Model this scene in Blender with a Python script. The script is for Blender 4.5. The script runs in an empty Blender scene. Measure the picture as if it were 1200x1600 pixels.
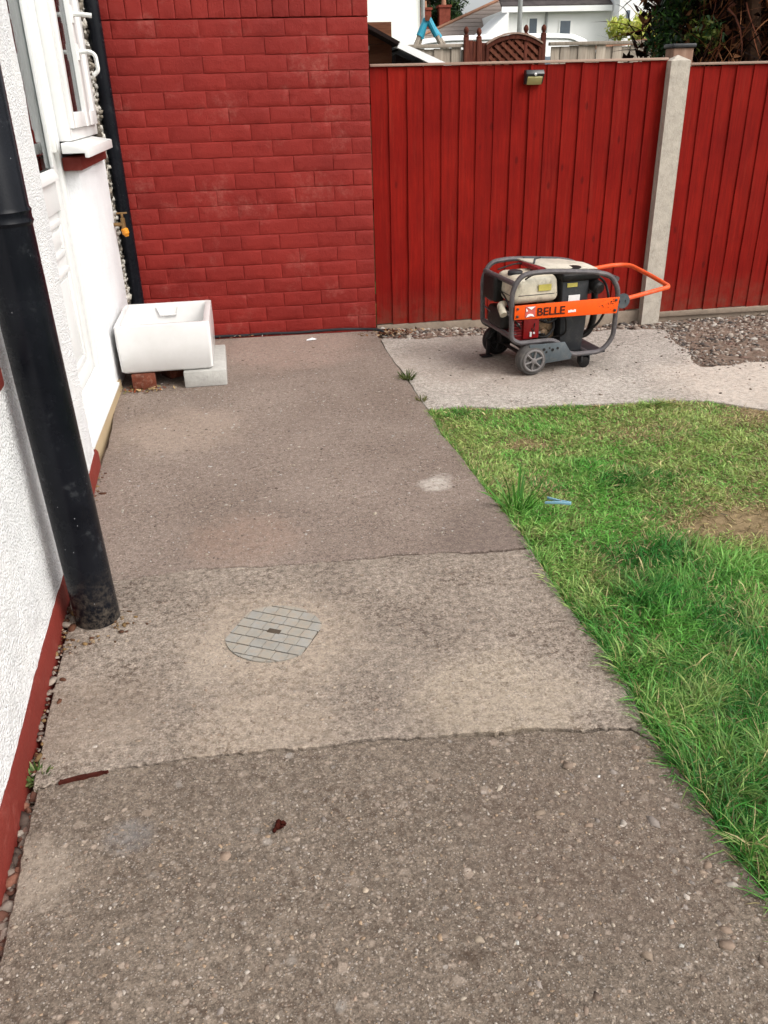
import bpy, bmesh, math, random
import numpy as np
from mathutils import Vector, Matrix
from mathutils.geometry import delaunay_2d_cdt

random.seed(7); RNG = np.random.default_rng(7)
SC = bpy.context.scene; COL = SC.collection
R = math.radians; PI = math.pi

# ------------------------------------------------------------------ camera, sky, sun, exposure
cd = bpy.data.cameras.new('camera'); cam = bpy.data.objects.new('camera', cd); COL.objects.link(cam)
YAW, PITCH, ROLL, CAMH = 0.1955254, 0.4669669, -0.0263958, 1.17856
fw = Vector((math.sin(YAW)*math.cos(PITCH), math.cos(YAW)*math.cos(PITCH), -math.sin(PITCH)))
rt = Vector((math.cos(YAW), -math.sin(YAW), 0)); up = rt.cross(fw)
c, s = math.cos(ROLL), math.sin(ROLL)
r2 = rt*c + up*s; u2 = up*c - rt*s
M = Matrix((r2, u2, -fw)).transposed().to_4x4(); M.translation = (0, 0, CAMH)
cam.matrix_world = M
cd.sensor_fit = 'VERTICAL'; cd.sensor_height = 36.0; cd.lens = 1302.28/1600*36.0
cd.clip_start = 0.02; cd.clip_end = 2000
SC.camera = cam

SUN_EL, SUN_AZ = 46.0, 133.0        # azimuth clockwise from +Y
W = bpy.data.worlds.new('World'); SC.world = W; W.use_nodes = True
wn = W.node_tree; wn.nodes.clear()
sky = wn.nodes.new('ShaderNodeTexSky'); sky.sky_type = 'NISHITA'; sky.sun_disc = False
sky.sun_elevation = R(SUN_EL); sky.sun_rotation = R(SUN_AZ); sky.dust_density = 4.0; sky.air_density = 1.0; sky.ozone_density = 1.0
hs = wn.nodes.new('ShaderNodeHueSaturation'); hs.inputs['Saturation'].default_value = 0.22
bg = wn.nodes.new('ShaderNodeBackground'); bg.inputs['Strength'].default_value = 0.13
wo = wn.nodes.new('ShaderNodeOutputWorld')
wn.links.new(sky.outputs[0], hs.inputs['Color']); wn.links.new(hs.outputs[0], bg.inputs['Color']); wn.links.new(bg.outputs[0], wo.inputs['Surface'])
sl = bpy.data.lights.new('sun', 'SUN'); sl.energy = 1.0; sl.angle = R(40); sl.color = (1.0, 0.95, 0.88)
so = bpy.data.objects.new('sun', sl); COL.objects.link(so)
sd = Vector((math.sin(R(SUN_AZ))*math.cos(R(SUN_EL)), math.cos(R(SUN_AZ))*math.cos(R(SUN_EL)), math.sin(R(SUN_EL))))
so.rotation_euler = sd.to_track_quat('Z', 'Y').to_euler(); so.location = sd*20
SC.view_settings.view_transform = 'Standard'; SC.view_settings.look = 'None'
SC.view_settings.gamma = 1.0; SC.view_settings.use_curve_mapping = False
SC.view_settings.exposure = 0.92

# ------------------------------------------------------------------ material helpers
def S(r, g, b, k=1.0):
    k *= .72
    f = lambda v: ((v/255+0.055)/1.055)**2.4 if v > 10 else v/255/12.92
    return (f(r)*k, f(g)*k, f(b)*k, 1.0)

class Mat:
    def __init__(s, name, rough=0.8, spec=0.3, metal=0.0):
        s.m = bpy.data.materials.new(name); s.m.use_nodes = True
        s.t = s.m.node_tree; s.n = s.t.nodes; s.b = s.n['Principled BSDF']
        s.b.inputs['Roughness'].default_value = rough; s.b.inputs['Specular IOR Level'].default_value = spec
        s.b.inputs['Metallic'].default_value = metal
        s._p = None
    def L(s, a, b): s.t.links.new(a, b)
    def pos(s):
        if s._p is None: s._p = s.n.new('ShaderNodeNewGeometry').outputs['Position']
        return s._p
    def scaled(s, v, sc, off=(0, 0, 0)):
        m = s.n.new('ShaderNodeMapping'); m.inputs['Scale'].default_value = sc; m.inputs['Location'].default_value = off
        s.L(v, m.inputs['Vector']); return m.outputs[0]
    def noise(s, scale, detail=4, rough=0.55, vec=None, dist=0.0, color=False):
        n = s.n.new('ShaderNodeTexNoise'); n.inputs['Scale'].default_value = scale; n.inputs['Detail'].default_value = detail
        n.inputs['Roughness'].default_value = rough; n.inputs['Distortion'].default_value = dist
        s.L(vec or s.pos(), n.inputs['Vector']); return n.outputs['Color' if color else 'Fac']
    def vor(s, scale, vec=None, feature='F1', out='Distance'):
        n = s.n.new('ShaderNodeTexVoronoi'); n.feature = feature; n.inputs['Scale'].default_value = scale
        s.L(vec or s.pos(), n.inputs['Vector']); return n.outputs[out]
    def ramp(s, fac, stops, interp='LINEAR'):
        n = s.n.new('ShaderNodeValToRGB'); e = n.color_ramp; e.interpolation = interp
        while len(e.elements) < len(stops): e.elements.new(0.5)
        for el, (p, col) in zip(e.elements, stops):
            el.position = p; el.color = col if isinstance(col, tuple) else (col, col, col, 1)
        s.L(fac, n.inputs[0]); return n.outputs[0]
    def mix(s, f, a, b, blend='MIX'):
        n = s.n.new('ShaderNodeMix'); n.data_type = 'RGBA'; n.blend_type = blend
        for i, v in ((0, f), (6, a), (7, b)):
            if isinstance(v, (int, float, tuple)): n.inputs[i].default_value = v
            else: s.L(v, n.inputs[i])
        return n.outputs[2]
    def math(s, op, a, b=0.0, clamp=False):
        n = s.n.new('ShaderNodeMath'); n.operation = op; n.use_clamp = clamp
        for i, v in enumerate((a, b)):
            if isinstance(v, (int, float)): n.inputs[i].default_value = v
            else: s.L(v, n.inputs[i])
        return n.outputs[0]
    def sep(s, col, ch=0):
        n = s.n.new('ShaderNodeSeparateColor'); s.L(col, n.inputs[0]); return n.outputs[ch]
    def rnd(s): return s.n.new('ShaderNodeObjectInfo').outputs['Random']
    def attr(s, name='Col'):
        n = s.n.new('ShaderNodeAttribute'); n.attribute_name = name; return n.outputs['Color']
    def blob(s, x, y, rad, z=None, warp=0.5):
        """soft mask round a place on the ground with a ragged outline"""
        n = s.n.new('ShaderNodeVectorMath'); n.operation = 'DISTANCE'; s.L(s.pos(), n.inputs[0]); n.inputs[1].default_value = (x, y, 0 if z is None else z)
        d = s.math('DIVIDE', n.outputs['Value'], rad)
        d = s.math('ADD', d, s.math('MULTIPLY', s.math('SUBTRACT', s.noise(9/ max(rad, .1)*.3, 6, .7), .5), warp*2))
        k = s.ramp(s.noise(42, 6, .8), [(.36, .15), (.56, 1.0)])
        return s.math('MULTIPLY', s.ramp(d, [(0.55, 1.0), (1.0, 0.0)]), k)
    def bump(s, h, strength=0.5, dist=0.005, nrm=None):
        n = s.n.new('ShaderNodeBump'); n.inputs['Strength'].default_value = strength; n.inputs['Distance'].default_value = dist
        s.L(h, n.inputs['Height'])
        if nrm is not None: s.L(nrm, n.inputs['Normal'])
        return n.outputs[0]
    def col(s, c):
        if isinstance(c, tuple): s.b.inputs['Base Color'].default_value = c
        else: s.L(c, s.b.inputs['Base Color'])
        return s
    def nrm(s, n): s.L(n, s.b.inputs['Normal']); return s
    def rough(s, r): s.L(r, s.b.inputs['Roughness']); return s

def simple(name, c, rough=0.6, spec=0.3, metal=0.0, var=0.25, scale=12, bump=0.0, bscale=80, dirt=None, dirtamt=0.35):
    m = Mat(name, rough, spec, metal)
    d = tuple(v*(1-var) for v in c[:3])+(1,); l = tuple(min(1, v*(1+var*.6)) for v in c[:3])+(1,)
    col = m.ramp(m.noise(scale, 6, .65), [(.3, d), (.7, l)])
    if dirt:
        f = m.ramp(m.noise(scale*1.7, 8, .75), [(.5, 0.0), (.75, dirtamt)])
        col = m.mix(f, col, dirt)
    m.col(col)
    if bump: m.nrm(m.bump(m.noise(bscale, 5, .6), bump, .004))
    return m.m

def concrete(name, c1, c2, c3, stone=0.5, pits=0.3, extra=None, mot=.30, big=.5, dense=.45):
    """weathered concrete with fine exposed aggregate"""
    m = Mat(name, 0.92, 0.15)
    col = m.ramp(m.noise(2.3, 7, .62, dist=.4), [(.25, c1), (.5, c2), (.75, c3)])
    mott = m.ramp(m.noise(52, 7, .80), [(.38, 1-mot), (.60, 1+mot*.6)])
    col = m.mix(1.0, col, mott, 'MULTIPLY')
    fine = m.ramp(m.noise(190, 3, .75), [(.32, .45), (.68, 1.45)])
    col = m.mix(.9, col, fine, 'MULTIPLY')
    if pits:
        pm = m.math('MULTIPLY', m.ramp(m.noise(64, 6, .8), [(.50, 0.0), (.57, 1.0)]), m.ramp(m.noise(5, 4, .6), [(.35, .15), (.65, 1.0)]))
        col = m.mix(m.math('MULTIPLY', pm, pits), col, S(98, 80, 68, .7))
    warp = m.mix(.012, m.pos(), m.noise(30, 3, .6, color=True), 'ADD')
    hs_ = []
    for sc, th, amt in ((230, 1-dense, stone*.75), (120, 1-dense*.55, stone*.8), (62, .86, stone*big), (34, .93, stone*big*.8)):
        d = m.vor(sc, vec=warp); cc = m.vor(sc, vec=warp, out='Color')
        msk = m.math('MULTIPLY', m.ramp(d, [(.22, 1.0), (.40, 0.0)]), m.math('GREATER_THAN', m.sep(cc, 1), th))
        hs_.append(msk); msk = m.math('MULTIPLY', msk, amt)
        tone = m.ramp(m.sep(cc, 0), [(0.0, .72), (.4, 1.12), (.8, 1.45), (1.0, 1.75)])
        sc_ = m.mix(1.0, m.mix(m.sep(cc, 2), S(178, 160, 144, 1.0), S(170, 164, 158, 1.0)), tone, 'MULTIPLY')
        col = m.mix(msk, col, m.mix(.45, sc_, col))
    if extra: col = extra(m, col)
    m.col(col)
    h = m.math('ADD', m.noise(60, 6, .7), m.math('MULTIPLY', m.math('ADD', hs_[0], hs_[1]), .35))
    h = m.math('ADD', h, m.math('MULTIPLY', m.noise(240, 3, .6), .6))
    m.nrm(m.bump(h, .6, .004))
    return m.m

def paintred(name, lo, hi, scuff=.3, rough=.62, grain=None):
    m = Mat(name, rough, .12 if grain else .22)
    col = m.ramp(m.noise(3.5, 6, .6), [(.3, lo), (.7, hi)])
    col = m.mix(m.math('MULTIPLY', m.math('SUBTRACT', m.rnd(), .5), .5, clamp=True), col, tuple(v*.72 for v in lo[:3])+(1,))
    f = m.ramp(m.noise(22, 8, .75), [(.60, 0.0), (.78, scuff)])
    col = m.mix(f, col, S(176, 92, 80, .7))
    f = m.ramp(m.noise(15, 6, .7, vec=m.scaled(m.pos(), (1, 1, 1), (4, 2, 7))), [(.66, 0.0), (.74, .55)])
    col = m.mix(f, col, S(72, 18, 16))
    if grain:
        g = m.noise(1.0, 5, .6, vec=m.scaled(m.pos(), (90, 90, 5)))
        col = m.mix(.55, col, m.ramp(g, [(.3, .55), (.7, 1.25)]), 'MULTIPLY')
        sx = m.n.new('ShaderNodeSeparateXYZ'); m.L(m.pos(), sx.inputs[0])
        mud = m.math('MULTIPLY', m.ramp(sx.outputs['Z'], [(.02, 1.0), (.20, 0.0)]), m.ramp(m.noise(18, 6, .75), [(.4, .1), (.7, .65)]))
        col = m.mix(mud, col, S(120, 80, 64, .9))
        fade = m.ramp(m.noise(1.0, 6, .7, vec=m.scaled(m.pos(), (30, 30, 2.5))), [(.55, 0.0), (.8, .30)])
        col = m.mix(fade, col, S(176, 70, 52, 1.0))
        kn = m.ramp(m.vor(1.0, vec=m.scaled(m.pos(), (11, 11, 5))), [(.06, .5), (.13, 0.0)])
        col = m.mix(kn, col, S(60, 8, 6))
        m.nrm(m.bump(g, .35, .003))
    else:
        h = m.math('ADD', m.noise(26, 6, .65), m.math('MULTIPLY', m.noise(170, 3, .6), .3))
        m.nrm(m.bump(h, .75, .005))
        pale = m.math('MULTIPLY', m.ramp(m.noise(5, 7, .75), [(.54, 0.0), (.70, .45)]), m.ramp(m.noise(60, 5, .7), [(.4, .2), (.6, 1.0)]))
        col = m.mix(pale, col, S(186, 116, 104, 1.0))
    m.col(col); return m.m

def wood(name, c1, c2, c3, sc=(60, 60, 4), bump=.4):
    m = Mat(name, .85, .2)
    g = m.noise(1.0, 6, .65, vec=m.scaled(m.pos(), sc))
    col = m.ramp(g, [(.25, c1), (.5, c2), (.75, c3)])
    col = m.mix(.6, col, m.ramp(m.rnd(), [(0, .62), (1, 1.2)]), 'MULTIPLY')
    m.col(col).nrm(m.bump(g, bump, .003)); return m.m

# materials
def x_far(m, col):
    col = m.mix(m.math('MULTIPLY', m.blob(.663, 2.45, .065), .75), col, S(206, 198, 188, 1.1))
    col = m.mix(m.math('MULTIPLY', m.blob(.70, 2.50, .05), .35), col, S(206, 198, 188, 1.1))
    col = m.mix(m.math('MULTIPLY', m.blob(.02, 2.22, .20), .22), col, S(186, 150, 130, 1.05))
    col = m.mix(m.math('MULTIPLY', m.blob(.35, 4.3, .5), .35), col, S(196, 166, 152, 1.05))
    col = m.mix(m.math('MULTIPLY', m.blob(.72, 2.05, .22), .5), col, S(112, 98, 92, .95))
    col = m.mix(m.math('MULTIPLY', m.blob(-.18, 3.2, .3), .35), col, S(190, 170, 152, 1.1))
    return col
def x_near(m, col):
    col = m.mix(m.math('MULTIPLY', m.blob(-.255, 1.15, .05), .4), col, S(140, 140, 142, 1))
    col = m.mix(m.math('MULTIPLY', m.blob(.55, .95, .25), .35), col, S(108, 90, 80, .95))
    col = m.mix(m.math('MULTIPLY', m.blob(-.42, 1.1, .10), .5), col, S(186, 172, 156, 1.1))
    col = m.mix(m.math('MULTIPLY', m.blob(.27, .79, .025), .5), col, S(74, 54, 40, .7))
    return col
def x_mid(m, col):
    col = m.mix(m.math('MULTIPLY', m.blob(.05, 1.7, .26), .45), col, S(202, 184, 164, 1.1))
    col = m.mix(m.math('MULTIPLY', m.blob(.5, 1.35, .22), .4), col, S(196, 180, 158, 1.1))
    col = m.mix(m.math('MULTIPLY', m.blob(.0, 1.36, .2), .35), col, S(192, 174, 154, 1.1))
    col = m.mix(m.math('MULTIPLY', m.blob(-.35, 1.5, .18), .4), col, S(156, 138, 122, 1))
    return col
M_FAR = concrete('far concrete', S(146, 129, 118, .86), S(160, 143, 132, .88), S(174, 157, 145, .90), .85, .55, x_far, mot=.26, big=.25, dense=.5)
M_MID = concrete('middle concrete', S(148, 135, 124, .90), S(167, 153, 140, .93), S(186, 172, 158, .96), .6, .9, x_mid, mot=.42, big=.2, dense=.35)
M_NEAR = concrete('near concrete', S(127, 114, 102, .86), S(139, 125, 112, .88), S(151, 137, 123, .92), 1.0, .75, x_near, mot=.28, big=.8, dense=.6)
def x_cross(m, col):
    col = m.mix(m.math('MULTIPLY', m.blob(1.25, 3.8, .55), .55), col, S(176, 160, 148, 1.0))
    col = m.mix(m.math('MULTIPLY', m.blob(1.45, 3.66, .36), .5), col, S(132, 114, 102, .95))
    col = m.mix(m.math('MULTIPLY', m.blob(2.3, 3.15, .5), .5), col, S(230, 212, 196, 1.1))
    return col
M_CROSS = concrete('pale concrete', S(174, 165, 155, .95), S(199, 190, 180, .98), S(215, 206, 196, 1.0), .3, .6, x_cross, dense=.3)
M_SOIL = (lambda m: m.col(m.ramp(m.noise(24, 8, .75), [(.3, S(104, 86, 74, .95)), (.55, S(146, 126, 112, 1.0)), (.75, S(180, 160, 146, 1.0))])).nrm(m.bump(m.noise(50, 7, .75), .9, .012)).m)(Mat('soil', .95, .1))
M_LAWNSOIL = (lambda m: m.col(m.ramp(m.noise(30, 8, .75), [(.3, S(110, 94, 70, 1.1)), (.55, S(152, 132, 100, 1.2)), (.75, S(186, 164, 134, 1.2))])).nrm(m.bump(m.noise(60, 7, .75), .9, .01)).m)(Mat('lawn soil', .95, .1))
M_FIELD = (lambda m: m.col(m.ramp(m.noise(1.5, 8, .7), [(.3, S(70, 84, 40, .6)), (.6, S(100, 110, 58, .6)), (.8, S(124, 110, 74, .6))])).m)(Mat('far ground', .95, .1))
M_BRICKRED = paintred('red masonry paint', S(140, 36, 30, .92), S(158, 46, 38, .95), .28)
M_FENCERED = paintred('red fence paint', S(133, 16, 9, .92), S(155, 28, 16, .96), .06, .8, grain=True)
M_PLINTH = paintred('red plinth paint', S(124, 46, 38, .95), S(142, 58, 48, .95), .35)
def roughcast():
    m = Mat('white roughcast', .85, .25)
    col = m.ramp(m.noise(6, 7, .7), [(.3, (.74, .745, .75, 1)), (.65, (.83, .83, .82, 1))])
    n = m.n.new('ShaderNodeSeparateXYZ'); m.L(m.pos(), n.inputs[0])
    low = m.math('MULTIPLY', m.ramp(n.outputs['Z'], [(.05, 1.0), (.35, 0.0)]), m.ramp(m.noise(14, 6, .7), [(.45, 0.0), (.8, .5)]))
    col = m.mix(low, col, S(150, 146, 140))
    m.col(col)
    h = m.math('ADD', m.math('MULTIPLY', m.ramp(m.vor(150), [(0, 1.0), (.65, 0.0)]), .8), m.noise(120, 4, .65))
    m.nrm(m.bump(h, .9, .006)); return m.m
M_ROUGHCAST = roughcast()
M_WALLPAINT = (lambda m: m.col(m.ramp(m.noise(7, 7, .7), [(.3, (.70, .705, .715, 1)), (.7, (.78, .785, .79, 1))])).nrm(m.bump(m.noise(60, 6, .7), .8, .008)).m)(Mat('white wall paint', .8, .25))
M_PVC = simple('white plastic', (.74, .745, .73, 1), .35, .5, var=.06, scale=6)
M_PVCOLD = simple('aged white plastic', (.74, .74, .71, 1), .45, .4, var=.12, scale=9)
M_THRESH = simple('beige painted step', S(206, 182, 146, .85), .7, .2, var=.1, scale=5, bump=.2, dirt=S(150, 130, 104), dirtamt=.25)
M_MORTAR = (lambda m: m.col(m.ramp(m.noise(26, 8, .8), [(.35, S(70, 62, 52)), (.5, S(150, 142, 128, .85)), (.7, S(204, 200, 190, .85))])).nrm(m.bump(m.noise(50, 7, .75), 1, .012)).m)(Mat('rough mortar', .95, .1))
def glassm(name, tint, ior=1.5):
    m = bpy.data.materials.new(name); m.use_nodes = True; t = m.node_tree; t.nodes.clear()
    o = t.nodes.new('ShaderNodeOutputMaterial'); mx = t.nodes.new('ShaderNodeMixShader'); g = t.nodes.new('ShaderNodeBsdfGlossy'); tr = t.nodes.new('ShaderNodeBsdfTransparent')
    f = t.nodes.new('ShaderNodeFresnel'); f.inputs[0].default_value = ior; g.inputs['Roughness'].default_value = .02; g.inputs['Color'].default_value = (.9, .92, .93, 1)
    tr.inputs['Color'].default_value = tint
    t.links.new(f.outputs[0], mx.inputs[0]); t.links.new(tr.outputs[0], mx.inputs[1]); t.links.new(g.outputs[0], mx.inputs[2]); t.links.new(mx.outputs[0], o.inputs[0]); return m
M_GLASS = glassm('window glass', (.85, .88, .87, 1))
M_GLASSDARK = glassm('dark window glass', (.4, .42, .43, 1), 1.22)
M_CURTAIN = simple('net curtain', (.55, .53, .50, 1), .9, .1, var=.15, scale=14)
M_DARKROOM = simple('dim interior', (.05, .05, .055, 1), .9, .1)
def blackpipe():
    m = Mat('black pipe plastic', .3, .13)
    col = m.ramp(m.noise(8, 5, .6), [(.3, (.0035, .004, .006, 1)), (.7, (.008, .009, .012, 1))])
    d = m.ramp(m.vor(55, vec=m.scaled(m.pos(), (1, 1, .8))), [(.035, 1.0), (.055, 0.0)])
    d = m.math('MULTIPLY', d, m.math('GREATER_THAN', m.sep(m.vor(55, vec=m.scaled(m.pos(), (1, 1, .8)), out='Color'), 0), .6))
    col = m.mix(d, col, (.35, .36, .38, 1))
    st = m.math('MULTIPLY', m.ramp(m.noise(16, 6, .7), [(.6, 0.0), (.78, .4)]), 1.0)
    col = m.mix(st, col, (.09, .095, .10, 1))
    sx = m.n.new('ShaderNodeSeparateXYZ'); m.L(m.pos(), sx.inputs[0])
    sp_ = m.math('MULTIPLY', m.ramp(sx.outputs['Z'], [(.0, 1.0), (.16, 0.0)]), m.ramp(m.noise(60, 6, .8), [(.45, 0.0), (.62, .5)]))
    col = m.mix(sp_, col, (.16, .13, .10, 1))
    m.col(col); m.rough(m.ramp(m.noise(12, 5, .7), [(.3, .18), (.7, .34)])); return m.m
M_PIPE = blackpipe()
M_CERAMIC = (lambda m: m.col(m.mix(m.ramp(m.noise(24, 7, .8), [(.62, 0.0), (.76, .35)]), m.ramp(m.noise(5, 6, .7), [(.3, (.62, .615, .60, 1)), (.7, (.70, .695, .685, 1))]), (.35, .32, .28, 1))).m)(Mat('white glazed ceramic', .16, .5))
M_BLOCK = simple('pale concrete block', S(214, 212, 206, .85), .9, .15, var=.15, scale=18, bump=.6, bscale=70, dirt=S(130, 124, 116), dirtamt=.3)
M_OLDBRICK = simple('old red brick', S(132, 74, 56, .85), .9, .1, var=.4, scale=30, bump=.7, dirt=S(190, 168, 150), dirtamt=.5)
M_POST = simple('weathered concrete post', S(206, 196, 182, 1.0), .9, .15, var=.16, scale=22, bump=.6, bscale=110, dirt=S(118, 108, 96), dirtamt=.45)
M_GRAVELBOARD = simple('weathered board', S(182, 164, 146, .8), .9, .15, var=.2, scale=14, bump=.5, dirt=S(110, 94, 80), dirtamt=.5)
M_RAWWOOD = wood('bare pale timber', S(170, 140, 124, .85), S(200, 168, 150, .85), S(216, 190, 172, .85), (4, 60, 60))
M_GREYWOOD = wood('silvered timber', S(150, 136, 122, 1.0), S(182, 168, 152, 1.05), S(200, 188, 172, 1.05), (50, 50, 4))
M_BROWNWOOD = wood('dark stained timber', S(70, 32, 24), S(104, 52, 38), S(132, 78, 58, .9), (40, 40, 6))
M_OLDPOST = wood('faded pinkish timber', S(128, 96, 80, .95), S(150, 118, 100, .95), S(170, 140, 120, .95), (40, 40, 6))
M_SHEDWOOD = wood('brown shed boards', S(84, 50, 34), S(116, 74, 52), S(140, 96, 70, .9), (5, 40, 40))
M_BROWNPOST = wood('brown gate timber', S(96, 48, 34), S(124, 70, 52), S(146, 96, 76, .9), (40, 40, 6))
M_STEELGREY = simple('worn grey frame paint', S(98, 93, 95, 1.0), .45, .4, .2, var=.3, scale=20, bump=.15, dirt=S(150, 140, 134), dirtamt=.5)
M_STEELDARK = simple('dark grey steel', S(54, 56, 60, .8), .5, .4, .1, var=.3, scale=18, dirt=S(110, 104, 98), dirtamt=.35)
M_BLUEGREY = simple('blue grey steel', S(96, 106, 112, .75), .5, .4, .1, var=.25, scale=16, bump=.1, dirt=S(140, 130, 122), dirtamt=.4)
M_BLACKMETAL = simple('sooty black metal', S(30, 28, 28), .55, .3, .1, var=.4, scale=25, bump=.3, dirt=S(84, 74, 66), dirtamt=.4)
M_TANK = simple('cream tank enamel', S(222, 212, 190, 1.1), .35, .45, var=.25, scale=14, dirt=S(110, 90, 66), dirtamt=.75)
M_PLATE = simple('dusty cream cover', S(210, 202, 186, 1.15), .6, .3, var=.15, scale=14, dirt=S(120, 110, 98), dirtamt=.5)
M_ENGRED = simple('dusty red engine', S(150, 30, 34, .9), .6, .3, var=.3, scale=25, dirt=S(170, 110, 106), dirtamt=.5)
M_ENGRED2 = simple('red engine cover', S(166, 20, 24, .9), .45, .4, var=.15, scale=12)
M_ENGBROWN = simple('oily engine metal', S(136, 110, 84, 1.1), .6, .4, .3, var=.5, scale=40, bump=.4, dirt=S(180, 160, 130), dirtamt=.4)
M_ORANGE = simple('orange panel paint', S(240, 88, 18, 1.2), .5, .2, var=.08, scale=8, dirt=S(120, 44, 20), dirtamt=.35)
M_ORANGETUBE = simple('orange handle paint', S(236, 92, 44, 1.2), .5, .25, var=.12, scale=14, dirt=S(230, 170, 150), dirtamt=.4)
M_TYRE = simple('grey tyre rubber', S(112, 108, 106, .7), .85, .2, var=.25, scale=20, bump=.3, dirt=S(150, 140, 130), dirtamt=.4)
M_RIM = simple('grey wheel rim', S(140, 134, 132, .75), .55, .4, var=.2, scale=18)
M_LETTER = simple('dark lettering', S(70, 22, 10), .5, .3, var=.1)
M_PINK = simple('pink badge', S(226, 110, 100, .85), .5, .3, var=.2, scale=40)
M_WHITE = simple('white print', (.75, .74, .72, 1), .5, .3, var=.1)
M_YELLOW = simple('yellow sticker', S(226, 212, 110, .85), .5, .3, var=.15, scale=60)
M_BRASS = simple('old brass', S(166, 130, 84, .9), .4, .5, .6, var=.3, scale=30)
M_ORANGEPL = simple('orange hose fitting', S(250, 160, 40, .9), .4, .4, var=.1)
M_CABLE = simple('black cable rubber', S(40, 40, 44), .6, .3, var=.2)
M_LIGHTBLK = simple('black lamp plastic', S(40, 42, 44), .35, .5, var=.2)
M_LENS = simple('yellowed lamp lens', S(200, 190, 128, .85), .3, .5, var=.1)
def slate():
    m = Mat('grey drain cover', .75, .3)
    col = m.ramp(m.noise(16, 6, .7), [(.3, S(146, 144, 138, 1.0)), (.7, S(172, 169, 162, 1.02))])
    col = m.mix(m.ramp(m.rnd(), [(.3, 0.0), (1, .35)]), col, S(172, 160, 140, 1.0))
    col = m.mix(m.ramp(m.noise(50, 6, .7), [(.46, 0.0), (.62, .50)]), col, S(176, 158, 138, 1.0))
    m.col(col).nrm(m.bump(m.noise(110, 5, .6), .4, .003)); return m.m
M_DRAIN = slate()
M_DRAINDARK = simple('dark groove', S(92, 82, 72), .95, .05)
M_STONE = (lambda m: m.col(m.mix(.6, m.attr(), m.ramp(m.noise(120, 5, .7), [(.3, .6), (.7, 1.2)]), 'MULTIPLY')).nrm(m.bump(m.noise(160, 4, .6), .35, .003)).m)(Mat('mixed stones', .8, .25))
def leafm(name, rough=.5):
    m = Mat(name, rough, .3); m.col(m.attr())
    m.b.inputs['Transmission Weight'].default_value = 0
    # a little light passes through thin leaves
    t = m.n.new('ShaderNodeBsdfTranslucent'); m.L(m.attr(), t.inputs['Color'])
    mx = m.n.new('ShaderNodeMixShader'); mx.inputs[0].default_value = .3
    o = m.n['Material Output']; m.L(m.b.outputs[0], mx.inputs[1]); m.L(t.outputs[0], mx.inputs[2]); m.L(mx.outputs[0], o.inputs['Surface'])
    return m.m
M_LEAF = leafm('leaf blades')
M_TWIG = (lambda m: m.col(m.attr()).m)(Mat('twigs', .9, .1))
M_BARK = simple('bark', S(84, 62, 48), .95, .1, var=.4, scale=20, bump=.8)
M_RUST = simple('rusty iron', S(78, 36, 28), .95, .1, var=.5, scale=60, bump=.8)
M_CLUMP = simple('dark brown matter', S(64, 24, 16), .9, .1, var=.4, scale=80, bump=.9)
M_BLUEPEG = simple('pale blue plastic', S(150, 200, 222, .85), .4, .4, var=.1)
M_PAPER = simple('white paper', (.75, .76, .78, 1), .8, .2, var=.1)
M_HOUSEWHITE = simple('bright white render', (.86, .86, .84, 1), .9, .1, var=.05, scale=2)
M_CREAM = simple('cream render', (.86, .85, .77, 1), .9, .1, var=.05, scale=2)
def tiles(name, c1, c2, rows=9):
    m = Mat(name, .85, .2)
    col = m.ramp(m.noise(3, 7, .7), [(.3, c1), (.7, c2)])
    m.col(col).nrm(m.bump(m.noise(20, 5, .6), .4, .02)); return m.m
M_ROOFDARK = tiles('dark roof tiles', S(72, 66, 66, .9), S(100, 92, 90, .9))
M_ROOFBROWN = tiles('brown roof tiles', S(146, 134, 126, 1.1), S(168, 154, 144, 1.1))
M_ROOFGREY = tiles('grey roof tiles', S(140, 134, 128, .9), S(176, 170, 162, .9))
M_CHIMNEY = simple('chimney brick', S(160, 86, 70, .85), .9, .1, var=.3, scale=6)
M_WINDARK = simple('dark window pane', S(100, 112, 124), .1, .5, var=.3, scale=1)
M_CARAVAN = simple('white caravan shell', (.82, .82, .80, 1), .4, .4, var=.04, scale=3)
M_GALV = simple('galvanised pole', S(176, 178, 176, .8), .5, .4, .3, var=.1)
M_TURQ = simple('turquoise plastic', S(60, 178, 208, .9), .4, .4, var=.1)
M_WHITESHEET = simple('white roof sheet', (.84, .84, .83, 1), .6, .3, var=.05)
M_DARKFELT = simple('dark roof felt', S(44, 34, 32), .9, .1, var=.3)
M_TERRA = simple('terracotta sheet', S(200, 150, 122, .85), .85, .1, var=.15, scale=3)

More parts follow.
